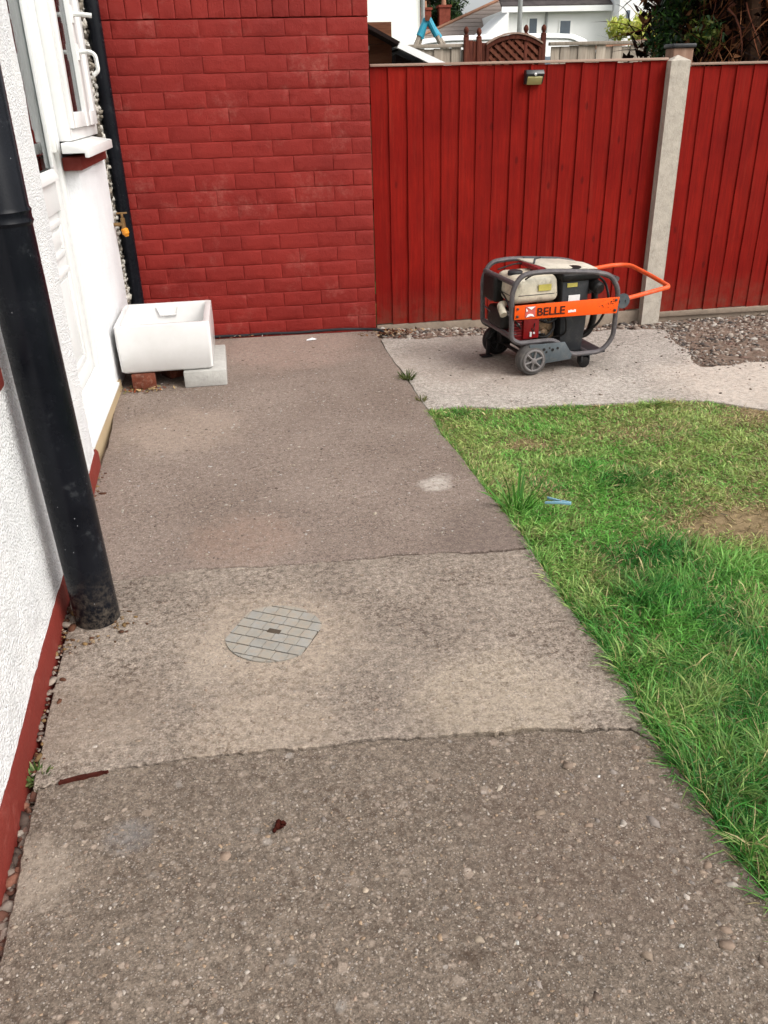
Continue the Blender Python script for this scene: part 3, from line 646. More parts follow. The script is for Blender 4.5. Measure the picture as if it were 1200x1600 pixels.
# ------------------------------------------------------------------ brick wall
PHI = -.0682449; WB = Vector((.882, 4.533, 0))     # right foot of the wall
wall = thing('brick_wall', 'red painted brick wall behind the white sink', 'wall', WB, PHI)
UL = -1.40
m = MB(); m.box((UL-.05, .0021, -.10), (-.004, .21, 1.50)); m.build('mortar_core', M_BRICKRED, wall)
def brickmesh(w, h, seed, d=.04):
    """front face nearly flat, rounded worn arrises, a little out of true"""
    rn = random.Random(seed); bm = bmesh.new(); e = .0034
    xs = [0, e*.45, e]+[e+(w-2*e)*i/6 for i in range(1, 6)]+[w-e, w-e*.45, w]; zs = [0, e*.45, e, e+(h-2*e)/3, e+(h-2*e)*2/3, h-e, h-e*.45, h]
    nx, nz = len(xs)-1, len(zs)-1; dep = {0: .0022, 1: .0006, 2: 0}; G = {}; jog = [rn.gauss(0, .0006) for _ in xs]; chip = [(rn.choice((0, nx)), rn.choice((0, nz)))] if rn.random() < .35 else []
    for i in range(nx+1):
        for j in range(nz+1):
            k = min(i, nx-i, j, nz-j, 2); y = dep[k]+rn.gauss(0, .0004)
            for ci, cj in chip:
                if abs(i-ci)+abs(j-cj) < 4: y += .003
            G[i, j] = bm.verts.new((xs[i]-w/2+rn.gauss(0, .0003), y, zs[j]+jog[i]))
    for i in range(nx):
        for j in range(nz): bm.faces.new((G[i, j], G[i+1, j], G[i+1, j+1], G[i, j+1]))
    edge = [G[i, 0] for i in range(nx)]+[G[nx, j] for j in range(nz)]+[G[i, nz] for i in range(nx, 0, -1)]+[G[0, j] for j in range(nz, 0, -1)]
    bk = [bm.verts.new((v.co.x, d, v.co.z)) for v in edge]
    for k in range(len(edge)): bm.faces.new((edge[k-1], bk[k-1], bk[k], edge[k]))
    me = bpy.data.meshes.new('brick'); bm.to_mesh(me); bm.free(); me.materials.append(M_BRICKRED)
    me.polygons.foreach_set('use_smooth', [True]*len(me.polygons)); me.set_sharp_from_angle(angle=R(60)); return me
FULL = [brickmesh(.1968, .0715, i) for i in range(9)]; HALF = [brickmesh(.0968, .0715, 20+i) for i in range(4)]; SOL = [brickmesh(.0738, .106, 40+i) for i in range(5)]
rn = random.Random(5)
for row in range(20):
    x = 0.0; first = row % 2 == 0
    while x > UL:
        half = first; w = .10 if half else .20; first = False
        o = link('brick', rn.choice(HALF if half else FULL), wall)
        o.location = (x-w/2+.0005, rn.uniform(-.0014, .0010), row*.075+.002+rn.uniform(-.0008, .0008)); o.rotation_euler = (rn.uniform(-.006, .006), rn.uniform(-.004, .004), rn.uniform(-.006, .006))
        x -= w
x = 0.0
while x > UL:
    o = link('brick', rn.choice(SOL), wall); o.location = (x-.0365, rn.uniform(-.003, .001), 1.503+rn.uniform(0, .002)); x -= .075
m = MB(); m.box((UL, .03, 1.498), (-.004, .21, 1.605)); m.build('coping_core', M_BRICKRED, wall)
# right return of the wall, course by course
for row in range(20):
    o = link('brick', rn.choice(HALF if row % 2 else FULL), wall); o.location = (-.0015, .0500 if row % 2 else .1000, row*.075+.002); o.rotation_euler = (0, 0, PI/2)

# ------------------------------------------------------------------ fence
WM = Matrix.Translation(WB) @ Matrix.Rotation(PHI, 4, 'Z')
def wl(u, n, z): return WM @ Vector((u, n, z))
def boardmesh(w, h, seed):
    rn = random.Random(seed); m = MB()
    # feather edge: thick on the left, thin on the right, wandering edges
    n = 8; L = []
    for k in range(n+1):
        z = h*k/n; a = rn.gauss(0, .0008); b = rn.gauss(0, .0008)
        L.append([(0+a, -.0105+b, z), (w+a, -.003+b, z), (w+a, .002, z), (0+a, .002, z)])
    for l in L: m.v += l
    for k in range(n):
        o = 4*k
        for i in range(4): m.f.append((o+i, o+(i+1) % 4, o+4+(i+1) % 4, o+4+i))
    m.f.append((3, 2, 1, 0)); o = 4*n; m.f.append((o, o+1, o+2, o+3)); return m
def panel(u0, u1, zb, zt, label, gb):
    f = thing('closeboard_fence', label, 'fence', wl(u0, .055, 0), PHI, 'red fence panels along the garden edge')
    n = round((u1-u0)/.0905); w = (u1-u0)/n
    var = [boardmesh(w*1.10, zt-zb, 60+i).mesh('board', M_FENCERED, smooth=0) for i in range(6)]
    for k in range(n):
        o = link('board', rn.choice(var), f); o.location = (k*w+rn.uniform(-.002, .002), rn.uniform(-.0015, .0015), zb+rn.uniform(-.006, .004)); o.rotation_euler = (0, rn.uniform(-.003, .003), rn.uniform(-.012, .012))
    m = MB(); m.box((0, -.020, zt+.001), (u1-u0, .022, zt+.013)); m.build('capping_rail', M_RAWWOOD, f, bevel=.002)
    for z in (.12, .62, 1.12):
        m = MB(); m.box((0, .006, z), (u1-u0, .042, z+.05)); m.build('rail', M_FENCERED, f, bevel=.003)
    if gb == 'wood':
        m = MB(); m.box((0, -.010, -.13), (u1-u0, .02, zb-.004)); m.build('gravel_board', M_GRAVELBOARD, f, bevel=.003)
    else:
        m = MB(); m.box((0, -.005, -.2), (u1-u0, .02, zb-.03)); m.box((0, -.022, zb-.032), (u1-u0, .02, zb-.004)); m.box((0, -.022, -.2), (u1-u0, .0195, -.085)); m.box((.72, -.0215, -.19), (.82, .0195, zb-.03)); m.build('gravel_board', M_GRAVELBOARD, f, bevel=.002)
    return f
fp1 = panel(.010, 1.556, .008, 1.288, 'long red feather edge fence panel between the brick wall and concrete post', 'wood')
fp2 = panel(1.672, 3.50, -.008, 1.262, 'red fence panel to the right of the concrete post, over bare soil', 'concrete')
cp = thing('fence_post', 'weathered concrete fence post between the two red panels', 'post', wl(1.606, .04, 0), PHI)
m = MB(); m.box((-.052, -.045, -.25), (.052, .05, 1.285)); b_ = len(m.v); m.add([(-.052, -.045, 1.285), (.052, -.045, 1.285), (.052, .05, 1.285), (-.052, .05, 1.285), (0, .0, 1.312)], [(0, 1, 4), (1, 2, 4), (2, 3, 4), (3, 0, 4)]); m.build('post_shaft', M_POST, cp, bevel=0)
wp = thing('wooden_post', 'brown timber post with a flat grey cap behind the concrete post', 'post', wl(1.672, .17, 0), PHI)
m = MB(); m.box((-.055, -.05, -.2), (.055, .05, 1.345)); m.build('post_shaft', M_OLDPOST, wp, bevel=.004)
m = MB(); m.box((-.065, -.06, 1.346), (.065, .06, 1.366)); m.build('post_cap', M_STEELDARK, wp, bevel=.006)
# solar lamp
sl_ = thing('solar_lamp', 'small black solar lamp with a yellowish lens on the red fence', 'lamp', wl(.841, .040, 1.195), PHI)
m = MB(); m.prism([(-.047, .002, 0), (-.047, -.018, 0), (-.047, -.048, .045), (-.047, -.035, .064), (-.047, .002, .064)], (.094, 0, 0)); m.build('lamp_housing', M_LIGHTBLK, sl_, bevel=.003)
m = MB(); m.prism([(-.038, -.020, .001), (-.038, -.042, .034), (-.038, -.046, .030), (-.038, -.025, -.003)], (.076, 0, 0)); m.build('lamp_lens', M_LENS, sl_, bevel=.001)
m = MB(); m.lathe([(0, .007), (.006, .005)], (0, -.046, .044), (0, -1, -.4), 12); m.build('sensor', M_WHITE, sl_)

# ------------------------------------------------------------------ sink on its brick and block
sk = thing('belfast_sink', 'white ceramic butler sink propped on brick and block beside the door', 'sink', (-.218, 3.98, .076), -.045)
def sinkshape():
    m = MB(); hw_, hd, h = .206, .225, .216; t = .030
    def rr(a, b, r, z, n=5):
        out = []
        for cx, cy, s0 in ((a-r, b-r, 0), (-a+r, b-r, PI/2), (-a+r, -b+r, PI), (a-r, -b+r, 1.5*PI)):
            for k in range(n+1):
                an = s0+k/n*PI/2; out.append((cx+r*math.cos(an), cy+r*math.sin(an), z))
        return out
    rings = [rr(hw_-.03, hd-.03, .02, 0), rr(hw_-.012, hd-.012, .018, .003), rr(hw_-.003, hd-.003, .018, .012), rr(hw_, hd, .014, .12), rr(hw_, hd, .014, h-.006), rr(hw_-.0015, hd-.0015, .014, h-.0015), rr(hw_-.006, hd-.006, .012, h),
             rr(hw_-t+.008, hd-t+.008, .02, h), rr(hw_-t+.002, hd-t+.002, .02, h-.003), rr(hw_-t, hd-t, .022, h-.012), rr(hw_-t-.006, hd-t-.006, .03, .05), rr(hw_-t-.02, hd-t-.02, .03, .034), rr(hw_-t-.06, hd-t-.06, .03, .028)]
    n = len(rings[0])
    for r_ in rings: m.v += r_
    for a in range(len(rings)-1):
        for k in range(n): m.f.append((a*n+k, a*n+(k+1) % n, (a+1)*n+(k+1) % n, (a+1)*n+k))
    m.f.append(tuple(reversed(range(n)))); m.f.append(tuple(range((len(rings)-1)*n, len(rings)*n))); return m
sinkshape().build('basin', M_CERAMIC, sk, smooth=50)
# weir overflow moulding on the far inner wall
m = MB(); y_ = .195
pr = [(-.055, .213), (-.038, .168), (.038, .168), (.055, .213)]
m.prism([(-.058, y_-.012, .203), (-.042, y_-.014, .160), (.036, y_-.014, .160), (.052, y_-.012, .203), (.046, y_-.012, .203), (.032, y_-.014, .167), (-.038, y_-.014, .167), (-.052, y_-.012, .203)], (0, .016, 0)); ov = m.build('overflow', M_CERAMIC, sk, bevel=.0015)
m = MB(); m.prism([(-.052, y_-.006, .2025), (-.038, y_-.008, .1675), (.032, y_-.008, .1675), (.046, y_-.006, .2025)], (0, .004, 0)); m.build('overflow_slot', M_PVCOLD, ov)
m = MB(); m.lathe([(0, .035), (.003, .035), (.004, .028)], (0, 0, .0275), (0, 0, 1), 20); m.build('drain_ring', M_GALV, sk)
cb = thing('concrete_block', 'pale grey concrete block propping the right side of the sink', 'block', (-.062, 3.90, 0), -.03)
m = MB(); m.box((-.095, -.165, 0), (.095, .27, .074)); m.build('block_body', M_BLOCK, cb, bevel=.006)
bp = thing('loose_brick', 'red brick with mortar stains under the left side of the sink', 'brick', (-.345, 3.87, 0), .06)
m = MB(); m.box((-.052, -.105, 0), (.052, .11, .074)); m.build('brick_body', M_OLDBRICK, bp, bevel=.004)
bp2 = thing('loose_brick', 'dark red broken brick lying in the shadow beneath the middle of the sink', 'brick', (-.20, 3.96, 0), .5)
m = MB(); m.box((-.06, -.05, 0), (.06, .05, .045)); m.build('brick_body', M_OLDBRICK, bp2, bevel=.010)

# black cable along the wall foot
m = MB(); cpts = [(-.25, 4.585, .01), (.008, 4.577, .010), (.15, 4.562, .009), (.285, 4.550, .012), (.43, 4.535, .009), (.564, 4.520, .014), (.68, 4.500, .018), (.775, 4.498, .012), (.86, 4.475, .010), (.90, 4.44, .004), (.915, 4.42, -.02)]
P_ = [Vector(p) for p in cpts]; fine = []
for i in range(len(P_)-1):
    for k in range(6):
        t = k/6; p0, p1, p2, p3 = P_[max(i-1, 0)], P_[i], P_[i+1], P_[min(i+2, len(P_)-1)]
        fine.append(.5*((2*p1)+(p2-p0)*t+(2*p0-5*p1+4*p2-p3)*t*t+(3*p1-p0-3*p2+p3)*t**3))
m.tube(fine, .0075, 8); tag(m.build('cable', M_CABLE), 'black cable lying along the foot of the red brick wall', 'cable')

# ------------------------------------------------------------------ drain cover
dc = thing('drain_cover', 'round grey ribbed drain cover set in the middle slab', 'drain cover', (.057, 1.715, 0), math.atan2(1.749-1.829, .145-.013))
m = MB(); m.prism([(max(-.103, min(.103, .1155*math.cos(a_))), .1155*math.sin(a_), -.02) for a_ in np.linspace(0, 2*PI, 48, endpoint=False)], (0, 0, .0205)); m.build('cover_base', M_DRAINDARK, dc)
def clipcircle(x0, x1, y0, y1, rad):
    pts = []; q = [(x0, y0), (x1, y0), (x1, y1), (x0, y1)]
    for a, b in zip(q, q[1:]+q[:1]):
        for k in range(8):
            t = k/8; pts.append((a[0]+(b[0]-a[0])*t, a[1]+(b[1]-a[1])*t))
    ins = [p for p in pts if math.hypot(*p) <= rad]
    if len(ins) < 4: return None
    out = []
    for p in pts:
        d = math.hypot(*p); out.append(p if d <= rad else (p[0]*rad/d, p[1]*rad/d))
    # keep only points inside the cell
    out = [(min(max(x, x0), x1), min(max(y, y0), y1)) for x, y in out]
    res = []
    for p in out:
        if math.hypot(*p) <= rad*1.02 and (not res or math.hypot(p[0]-res[-1][0], p[1]-res[-1][1]) > .0012): res.append(p)
    ar = abs(sum(res[i-1][0]*res[i][1]-res[i][0]*res[i-1][1] for i in range(len(res))))/2 if len(res) > 2 else 0
    return res if ar > 4e-5 else None
pit = .0345
for j in range(-4, 4):
    for i in range(-4, 4):
        cx, cy = i*pit*.98+(.006 if j % 2 else 0), j*pit
        q = clipcircle(cx+.0008, cx+pit*.98-.0008, cy+.0018, cy+pit-.0018, .118)
        if not q or max(abs(x) for x, y in q) > .102: q = q and [(max(-.102, min(.102, x)), y) for x, y in q]
        if not q or len({round(x, 4) for x, y in q}) < 3: continue
        m = MB(); m.prism([(x, y, -.01) for x, y in q], (0, 0, .0135+rn.uniform(0, .0008))); m.build('cover_segment', M_DRAIN, dc, smooth=0)
m = MB(); m.box((-.018, -.005, .0), (.016, .012, .0052)); m.build('lifting_slot', M_DRAINDARK, dc, bevel=.002)
m = MB(); m.lathe([(0, .129), (.0022, .127), (.0026, .122), (0, .121)], (0, 0, 0), (0, 0, 1), 48)
# ------------------------------------------------------------------ power pack
gen = thing('power_pack', 'small engine power pack on wheels with an orange side panel and folding handle', 'generator', (1.392, 3.492, -.004), R(4))
def sideloop(o, ds=0.0):
    pts = [(-.055, .452), (.03, .460), (.12, .456), (.30, .440), (.388, .420), (.432, .352), (.428, .13), (.372, .070), (.205, .070), (.135, .149), (-.05, .149), (-.088, .172), (-.094, .385)]
    return rounded_loop([(x+ds, o, z) for x, z in pts], .045, 6)
for o, nm in ((.03, 'side_frame'), (.375, 'side_frame')):
    m = MB(); m.tube(sideloop(o), .0115, 10, closed=True); m.build(nm, M_STEELGREY, gen)
for (x, z) in ((-.082, .415), (-.084, .180), (.42, .40), (.30, .071)):
    m = MB(); m.tube([(x, .03, z), (x, .375, z)], .0115, 10); m.build('cross_tube', M_STEELGREY, gen)
m = MB(); m.box((-.02, .04, .118), (.15, .365, .134)); m.box((.15, .04, .060), (.40, .365, .070)); m.build('base_plate', M_STEELDARK, gen, bevel=.003)
# fuel tank
def softbox(a, b, r, n=4, taper=.0):
    m = MB(); bm = bmesh.new(); x0, y0, z0 = a; x1, y1, z1 = b
    bmesh.ops.create_cube(bm, size=1)
    for v in bm.verts:
        v.co = Vector(((x0+x1)/2+v.co.x*(x1-x0)*(1-taper*(v.co.z > 0)), (y0+y1)/2+v.co.y*(y1-y0)*(1-taper*(v.co.z > 0)), (z0+z1)/2+v.co.z*(z1-z0)))
    bmesh.ops.bevel(bm, geom=list(bm.edges), offset=r, segments=n, affect='EDGES', profile=.5)
    bm.verts.ensure_lookup_table(); m.add([v.co[:] for v in bm.verts], [[v.index for v in f.verts] for f in bm.faces]); bm.free(); return m
tank = softbox((-.075, .066, .312), (.162, .30, .434), .036, 5, .08).build('fuel_tank', M_TANK, gen, smooth=60)
m = MB(); m.lathe([(0, .031), (.008, .034), (.022, .034), (.027, .028)], (-.02, .17, .420), (0, 0, 1), 20); m.build('filler_cap', M_STEELDARK, tank)
m = MB(); m.box((.050, .0640, .368), (.112, .0672, .396)); m.build('sticker', M_YELLOW, tank)
m = MB(); m.tube([(-.0735, .100, .352), (-.0735, .266, .352), (-.062, .285, .352), (-.04, .2965, .352), (.127, .2965, .352), (.150, .285, .352), (.160, .266, .352), (.160, .100, .352), (.150, .081, .352), (.127, .0695, .352), (-.04, .0695, .352), (-.062, .081, .352)], .0022, 6, closed=True); m.build('tank_seam', M_STEELDARK, tank, bevel=.001)
# engine
softbox((-.045, .10, .135), (.055, .26, .30), .012, 3).build('engine_cover', M_ENGRED, gen, smooth=60)
m = MB(); m.box((-.005, .082, .150), (.072, .100, .268)); m.build('recoil_housing', M_ENGRED2, gen, bevel=.004)
m = MB(); m.box((.025, .076, .160), (.034, .083, .182)); m.box((.042, .076, .172), (.05, .083, .18)); m.build('switch', M_WHITE, gen, bevel=.001)
for k in range(7):
    m = MB(); m.box((-.062, .088+.0, .165+k*.013), (-.012, .30, .170+k*.013)); m.build('cooling_fin', M_ENGRED, gen, smooth=0)
m = MB()
for k, (x, y, z, r) in enumerate(((.095, .13, .20, .033), (.125, .16, .24, .03), (.10, .12, .165, .024), (.14, .13, .19, .022), (.12, .11, .27, .020), (.15, .18, .16, .028))):
    m.lathe([(-.03, r*.8), (-.024, r), (.02, r), (.03, r*.6)], (x, y, z), (random.Random(k).uniform(-.4, .4), -1, random.Random(k+9).uniform(-.5, .5)), 12)
m.box((.08, .12, .135), (.165, .26, .30)); m.build('engine_block', M_ENGBROWN, gen, bevel=0)
m = MB(); m.tube(rounded([(.07, .095, .155), (.11, .075, .15), (.15, .085, .19), (.14, .10, .25)], .02), .007, 8); m.tube(rounded([(.08, .10, .23), (.115, .08, .215), (.16, .09, .23)], .02), .006, 8); m.build('hose', M_BLACKMETAL, gen)
# exhaust and air filter at the left end
softbox((-.105, .20, .30), (-.055, .345, .415), .014, 4).build('silencer', M_BLACKMETAL, gen, smooth=60)
m = MB(); m.tube(rounded([(-.075, .16, .30), (-.105, .13, .305), (-.105, .085, .27)], .02), .017, 12); m.build('exhaust_pipe', M_TANK, gen)
m = MB()
for k in range(5): m.tube([(-.09, .10+.05*k*.5, .285-.013*k), (-.045, .07+.05*k*.5, .262-.013*k)], .0042, 6)
m.build('exhaust_guard', M_STEELGREY, gen)
m = MB(); rq = random.Random(12)
for k in range(16):
    a = Vector((rq.uniform(-.06, .16), rq.uniform(.078, .12), rq.uniform(.15, .30))); b = a+Vector((rq.uniform(-.06, .06), rq.uniform(-.01, .03), rq.uniform(-.06, .06))); c_ = (a+b)/2+Vector((0, -.012, rq.uniform(-.03, .03)))
    m = MB(); m.tube(rounded([a, c_, b], .03, 5), rq.choice((.0022, .003, .004)), 6); m.build('cable', M_BLACKMETAL, gen)
m = MB()
for k in range(14):
    x, y, z = rq.uniform(-.06, .16), rq.uniform(.082, .13), rq.uniform(.145, .30); m.lathe([(0, .008), (.006, .008), (.008, .004)], (x, y, z), (rq.uniform(-.5, .5), -1, rq.uniform(-.5, .5)), 6)
m.build('bolt', M_GALV, gen)
softbox((-.10, .12, .19), (-.03, .30, .28), .02, 4).build('cylinder', M_BLACKMETAL, gen, smooth=60)
for z in (.305, .255):
    m = MB(); m.tube([(-.088, .372, z), (-.10, .25, z-.004)], .004, 6); m.build('guard_wire', M_STEELGREY, gen)
# hydraulic tank, dark upright box
m = MB(); m.prism([(.180, .075, .071), (.290, .075, .071), (.305, .075, .20), (.305, .075, .405), (.172, .075, .405), (.175, .075, .20)], (0, .20, 0)); ht = m.build('hydraulic_tank', M_STEELDARK, gen, bevel=.006)
m = MB(); m.box((.195, .071, .372), (.245, .0745, .390)); m.build('sticker', M_YELLOW, ht)
softbox((.165, .065, .395), (.355, .30, .432), .012, 3).build('valve_block', M_BLACKMETAL, gen, smooth=60)
m = MB(); m.lathe([(0, .03), (.05, .03), (.06, .022)], (.335, .10, .372), (.2, -1, -.25), 16); m.build('filter', M_BLACKMETAL, gen)
m = MB(); m.tube(rounded([(.34, .16, .36), (.395, .18, .34), (.405, .18, .20), (.395, .20, .115), (.33, .20, .10), (.29, .20, .12)], .05), .016, 12); m.build('hose', M_BLACKMETAL, gen)
m = MB(); m.tube(rounded([(.395, .30, .40), (.41, .24, .36), (.40, .26, .30)], .03), .022, 12); m.build('coupling', M_BLACKMETAL, gen)
for pts, rr_ in (([(.20, .10, .42), (.12, .06, .452), (.02, .06, .448), (-.03, .10, .40)], .0035), ([(.36, .14, .41), (.40, .10, .38), (.41, .06, .30), (.36, .05, .20), (.31, .10, .14)], .006), ([(.16, .08, .30), (.19, .05, .24), (.20, .06, .16), (.15, .10, .14)], .005), ([(-.08, .20, .36), (-.09, .10, .34), (-.07, .06, .26), (-.02, .08, .20)], .004), ([(.18, .25, .43), (.05, .30, .455), (-.05, .30, .43)], .004)):
    m = MB(); m.tube(rounded(pts, .04, 6), rr_, 8); m.build('cable', M_BLACKMETAL, gen)
m = MB(); m.box((.205, .0712, .30), (.262, .0745, .335)); m.build('sticker', M_WHITE, ht)
# top cover, tilted
m = MB(); m.prism([(.06, .335, .462), (.285, .335, .444), (.36, .24, .438), (.355, .10, .436), (.10, .10, .455)], (0, .0, .006)); tc = m.build('top_cover', M_PLATE, gen, bevel=.0015)
m = MB(); m.box((.065, .11, .443), (.10, .33, .460)); m.build('cover_skirt', M_ENGRED, tc)
m = MB(); m.tube(rounded([(.085, .20, .464), (.095, .215, .484), (.125, .22, .486)], .01), .005, 8); m.build('cover_catch', M_STEELDARK, tc)
m = MB(); m.lathe([(0, .036), (.004, .036), (.006, .03)], (.245, .125, .446), (-.06, 0, 1), 18); m.build('cover_hole', M_BLACKMETAL, tc)
# top plate on the far tube
m = MB(); m.prism([(.10, .372, .462), (.30, .372, .445), (.24, .35, .442), (.12, .35, .452)], (0, 0, .006)); m.build('frame_gusset', M_BLUEGREY, gen)
# orange panel with its lettering
m = MB(); m.prism([(-.086, .012, .262), (.424, .012, .249), (.432, .012, .322), (-.084, .012, .324)], (0, .005, 0)); op = m.build('side_panel', M_ORANGE, gen, bevel=.001)
def letter(txt, x, z, size, mat, y=.0105, sh=.0):
    cu = bpy.data.curves.new('lettering', 'FONT'); cu.body = txt; cu.size = size; cu.extrude = .0006; cu.offset = size*.018; cu.space_character = .98; cu.materials.append(mat)
    t_ = bpy.data.objects.new('lettering', cu); me = bpy.data.meshes.new_from_object(t_); bpy.data.objects.remove(t_); o = link('lettering', me, op); o.location = (x, y, z); o.rotation_euler = (PI/2, R(.9), 0); o.scale = (1.12, 1, 1); return o
letter('BELLE', .020, .2725, .050, M_LETTER)
m = MB()
for k in range(4): m.box((.176+k*.010, .0108, .2735), (.184+k*.010, .0119, .283+.002*(k % 2)))
m.build('small_print', M_WHITE, op)
m = MB(); m.box((-.034, .0100, .268), (.014, .0119, .318)); bdg = m.build('badge', M_PINK, op)
m = MB(); m.prism([(-.027, .0085, .315), (.012, .0085, .315), (-.006, .0085, .302)], (0, .0014, 0)); m.prism([(-.032, .0085, .310), (-.027, .0085, .306), (-.022, .0085, .297), (-.031, .0085, .296)], (0, .0014, 0)); m.prism([(-.030, .0085, .270), (-.024, .0085, .281), (-.012, .0085, .285), (.002, .0085, .282), (.010, .0085, .270), (-.008, .0085, .275)], (0, .0014, 0)); m.build('emblem', M_WHITE, bdg)
m = MB()
for (x, z) in ((-.072, .276), (-.072, .310), (.412, .264), (.414, .310)): m.lathe([(0, .006), (.004, .006), (.005, .004)], (x, .0118, z), (0, -1, 0), 10)
m.build('bolt', M_STEELDARK, op)
m = MB(); rn2 = random.Random(4)
for k in range(26):
    x = .33+rn2.random()*.075; z = .266+rn2.random()*.05
    if abs(z-.30+.10*(x-.37)) > .02 and rn2.random() < .5: continue
    r_ = rn2.uniform(.0015, .004); m.prism([(x+r_*math.cos(a_)*rn2.uniform(.6, 1.6), .0112, z+r_*.6*math.sin(a_)) for a_ in np.linspace(0, 2*PI, 7, endpoint=False)], (0, .0006, 0))
m.build('paint_chip', M_LETTER, op, smooth=0)
# wheels
def wheel(x, y, r, w, dark=False):
    wh = link('wheel', None, gen); wh.location = (x, y, r)
    m = MB(); m.lathe([(-w/2+.004, r*.68), (-w/2, r*.74), (-w/2+.003, r*.90), (-w/2+.010, r*.98), (0, r), (w/2-.010, r*.98), (w/2-.003, r*.90), (w/2, r*.74), (w/2-.004, r*.68)], (0, 0, 0), (0, 1, 0), 32)
    m.build('tyre', M_BLACKMETAL if dark else M_TYRE, wh)
    m = MB(); m.tube([(r*.66*math.cos(a_), -w/2-.001, r*.66*math.sin(a_)) for a_ in np.linspace(0, 2*PI, 28, endpoint=False)], .006, 8, closed=True)
    m.lathe([(-w/2-.010, .008), (-w/2-.007, .014), (w/2+.004, .014)], (0, 0, 0), (0, 1, 0), 16)
    for k in range(6):
        a_ = k*PI/3+.3; m.tube([(.010*math.cos(a_), -w/2-.002, .010*math.sin(a_)), (r*.66*math.cos(a_), -w/2-.001, r*.66*math.sin(a_))], .0055, 6)
    m.build('rim', M_BLACKMETAL if dark else M_RIM, wh)
    m = MB(); m.lathe([(-w/2+.006, r*.66), (-w/2+.010, r*.66)], (0, 0, 0), (0, 1, 0), 24); m.build('hub_recess', M_BLACKMETAL, wh)
wheel(.012, .026, .071, .060); wheel(-.005, .385, .074, .045, True)
m = MB(); m.tube([(.012, .03, .070), (-.005, .385, .074)], .009, 10); m.build('axle', M_BLACKMETAL, gen)
def bracket(y):
    m = MB(); m.prism([(-.012, y, .145), (.165, y, .143), (.205, y, .082), (.20, y, .060), (.135, y, .056), (.04, y, .050), (.010, y, .075)], (0, .005, 0)); b = m.build('wheel_bracket', M_BLUEGREY, gen, bevel=.001)
    m = MB()
    for (x, z, r_) in ((.035, .112, .006), (.062, .118, .007), (.075, .105, .005), (.105, .113, .007), (.13, .118, .006), (.09, .122, .004)): m.lathe([(0, r_), (.0012, r_)], (x, y-.0003, z), (0, -1, 0), 10)
    m.build('bracket_hole', M_BLACKMETAL, b); return b
bracket(-.002)
m = MB(); m.box((-.02, .30, .075), (.12, .365, .14)); m.box((.02, .05, .08), (.15, .34, .118)); m.build('under_tray', M_BLACKMETAL, gen, bevel=.004)
m = MB(); m.box((-.10, .335, .0045), (-.045, .375, .012)); m.box((-.072, .345, .012), (-.056, .362, .09)); m.build('foot', M_BLACKMETAL, gen, bevel=.002)
for y in (.045, .34):
    cw = link('castor', None, gen); cw.location = (.292, y, .0)
    m = MB(); m.lathe([(-.015, .018), (-.013, .026), (.013, .026), (.015, .018)], (0, 0, .026), (.3, 1, 0), 18); m.build('castor_wheel', M_BLACKMETAL, cw)
    m = MB(); m.box((-.022, -.022, .028), (-.016, .022, .060)); m.box((.016, -.022, .028), (.022, .022, .060)); m.box((-.028, -.026, .060), (.030, .026, .066)); m.build('castor_fork', M_STEELDARK, cw, bevel=.002)
# folding handle
hd_ = link('handle', None, gen)
m = MB(); m.tube(rounded([(.455, .035, .302), (.52, .035, .312), (.700, .045, .338), (.708, .06, .342), (.700, .20, .364), (.672, .335, .390), (.635, .36, .392), (.58, .365, .392), (.44, .370, .378)], .03, 6), .0105, 12); m.build('handle_tube', M_ORANGETUBE, hd_)
for y, z in ((.022, .300), (.382, .374)):
    m = MB(); m.lathe([(-.003, .034), (.003, .034)], (.455, y, z), (0, 1, 0), 24)
    for k in (-.016, .016): m.lathe([(-.008, .005), (.008, .005)], (.455+k, y, z+.004*k), (0, 1, 0), 8)
    m.build('hinge_plate', M_BLUEGREY, hd_)

# ------------------------------------------------------------------ stones and loose matter
PAL_G = [S(150, 134, 122, .8), S(176, 160, 146, .8), S(120, 104, 94, .75), S(196, 182, 168, .8), S(140, 112, 100, .8), S(206, 198, 188, .8), S(104, 96, 92, .75)]
PAL_P = [S(190, 176, 156, .8), S(206, 196, 180, .75), S(160, 142, 124, .8), S(214, 208, 200, .75), S(150, 128, 112, .8), S(140, 138, 138, .8), S(178, 150, 118, .8), S(130, 112, 100, .8), S(120, 104, 94, .8)]
def scatter(n, f, size, z=0.0):
    P = []; 
    while len(P) < n:
        x, y = f()
        if x is None: continue
        P.append((x, y, z(x, y) if callable(z) else z))
    return np.array(P), RNG.lognormal(math.log(size), .38, n)
def fstrip():
    u = random.random()*1.52+.02; n = -random.random()**1.2*.36+.03; p = wl(u, n, 0)
    return (p.x, p.y)
P, sz = scatter(1500, fstrip, .009, lambda x, y: bedz(x, y)); stones('gravel', P, sz, M_STONE, PAL_G, .6, .3, kind='stuff')
def fbed():
    x = 2.2+random.random()*1.3; y = 3.38+random.random()*1.08
    d = (x-2.2)*.3
    return (x, y) if random.random() < .25+.75*max(0, (y-3.45)/.9) and x > 2.23+.16*max(0, (y-3.4)/.7)-.02 and not (y < 3.45) else (None, None)
P, sz = scatter(2600, fbed, .0075, bedz); stones('gravel', P, sz, M_STONE, PAL_G, .55, .4, kind='stuff')
def fside(): return (-.458+random.random()*.024, .35+random.random()*.97)
P, sz = scatter(420, fside, .0072, -.026); stones('gravel', P, sz, M_STONE, PAL_G[:5]+[S(160, 110, 90, .8), S(120, 80, 66, .8)], .7, .2, kind='stuff')
def fside2(): return (-.458+abs(random.gauss(0, .012)), 1.34+random.random()*1.55)
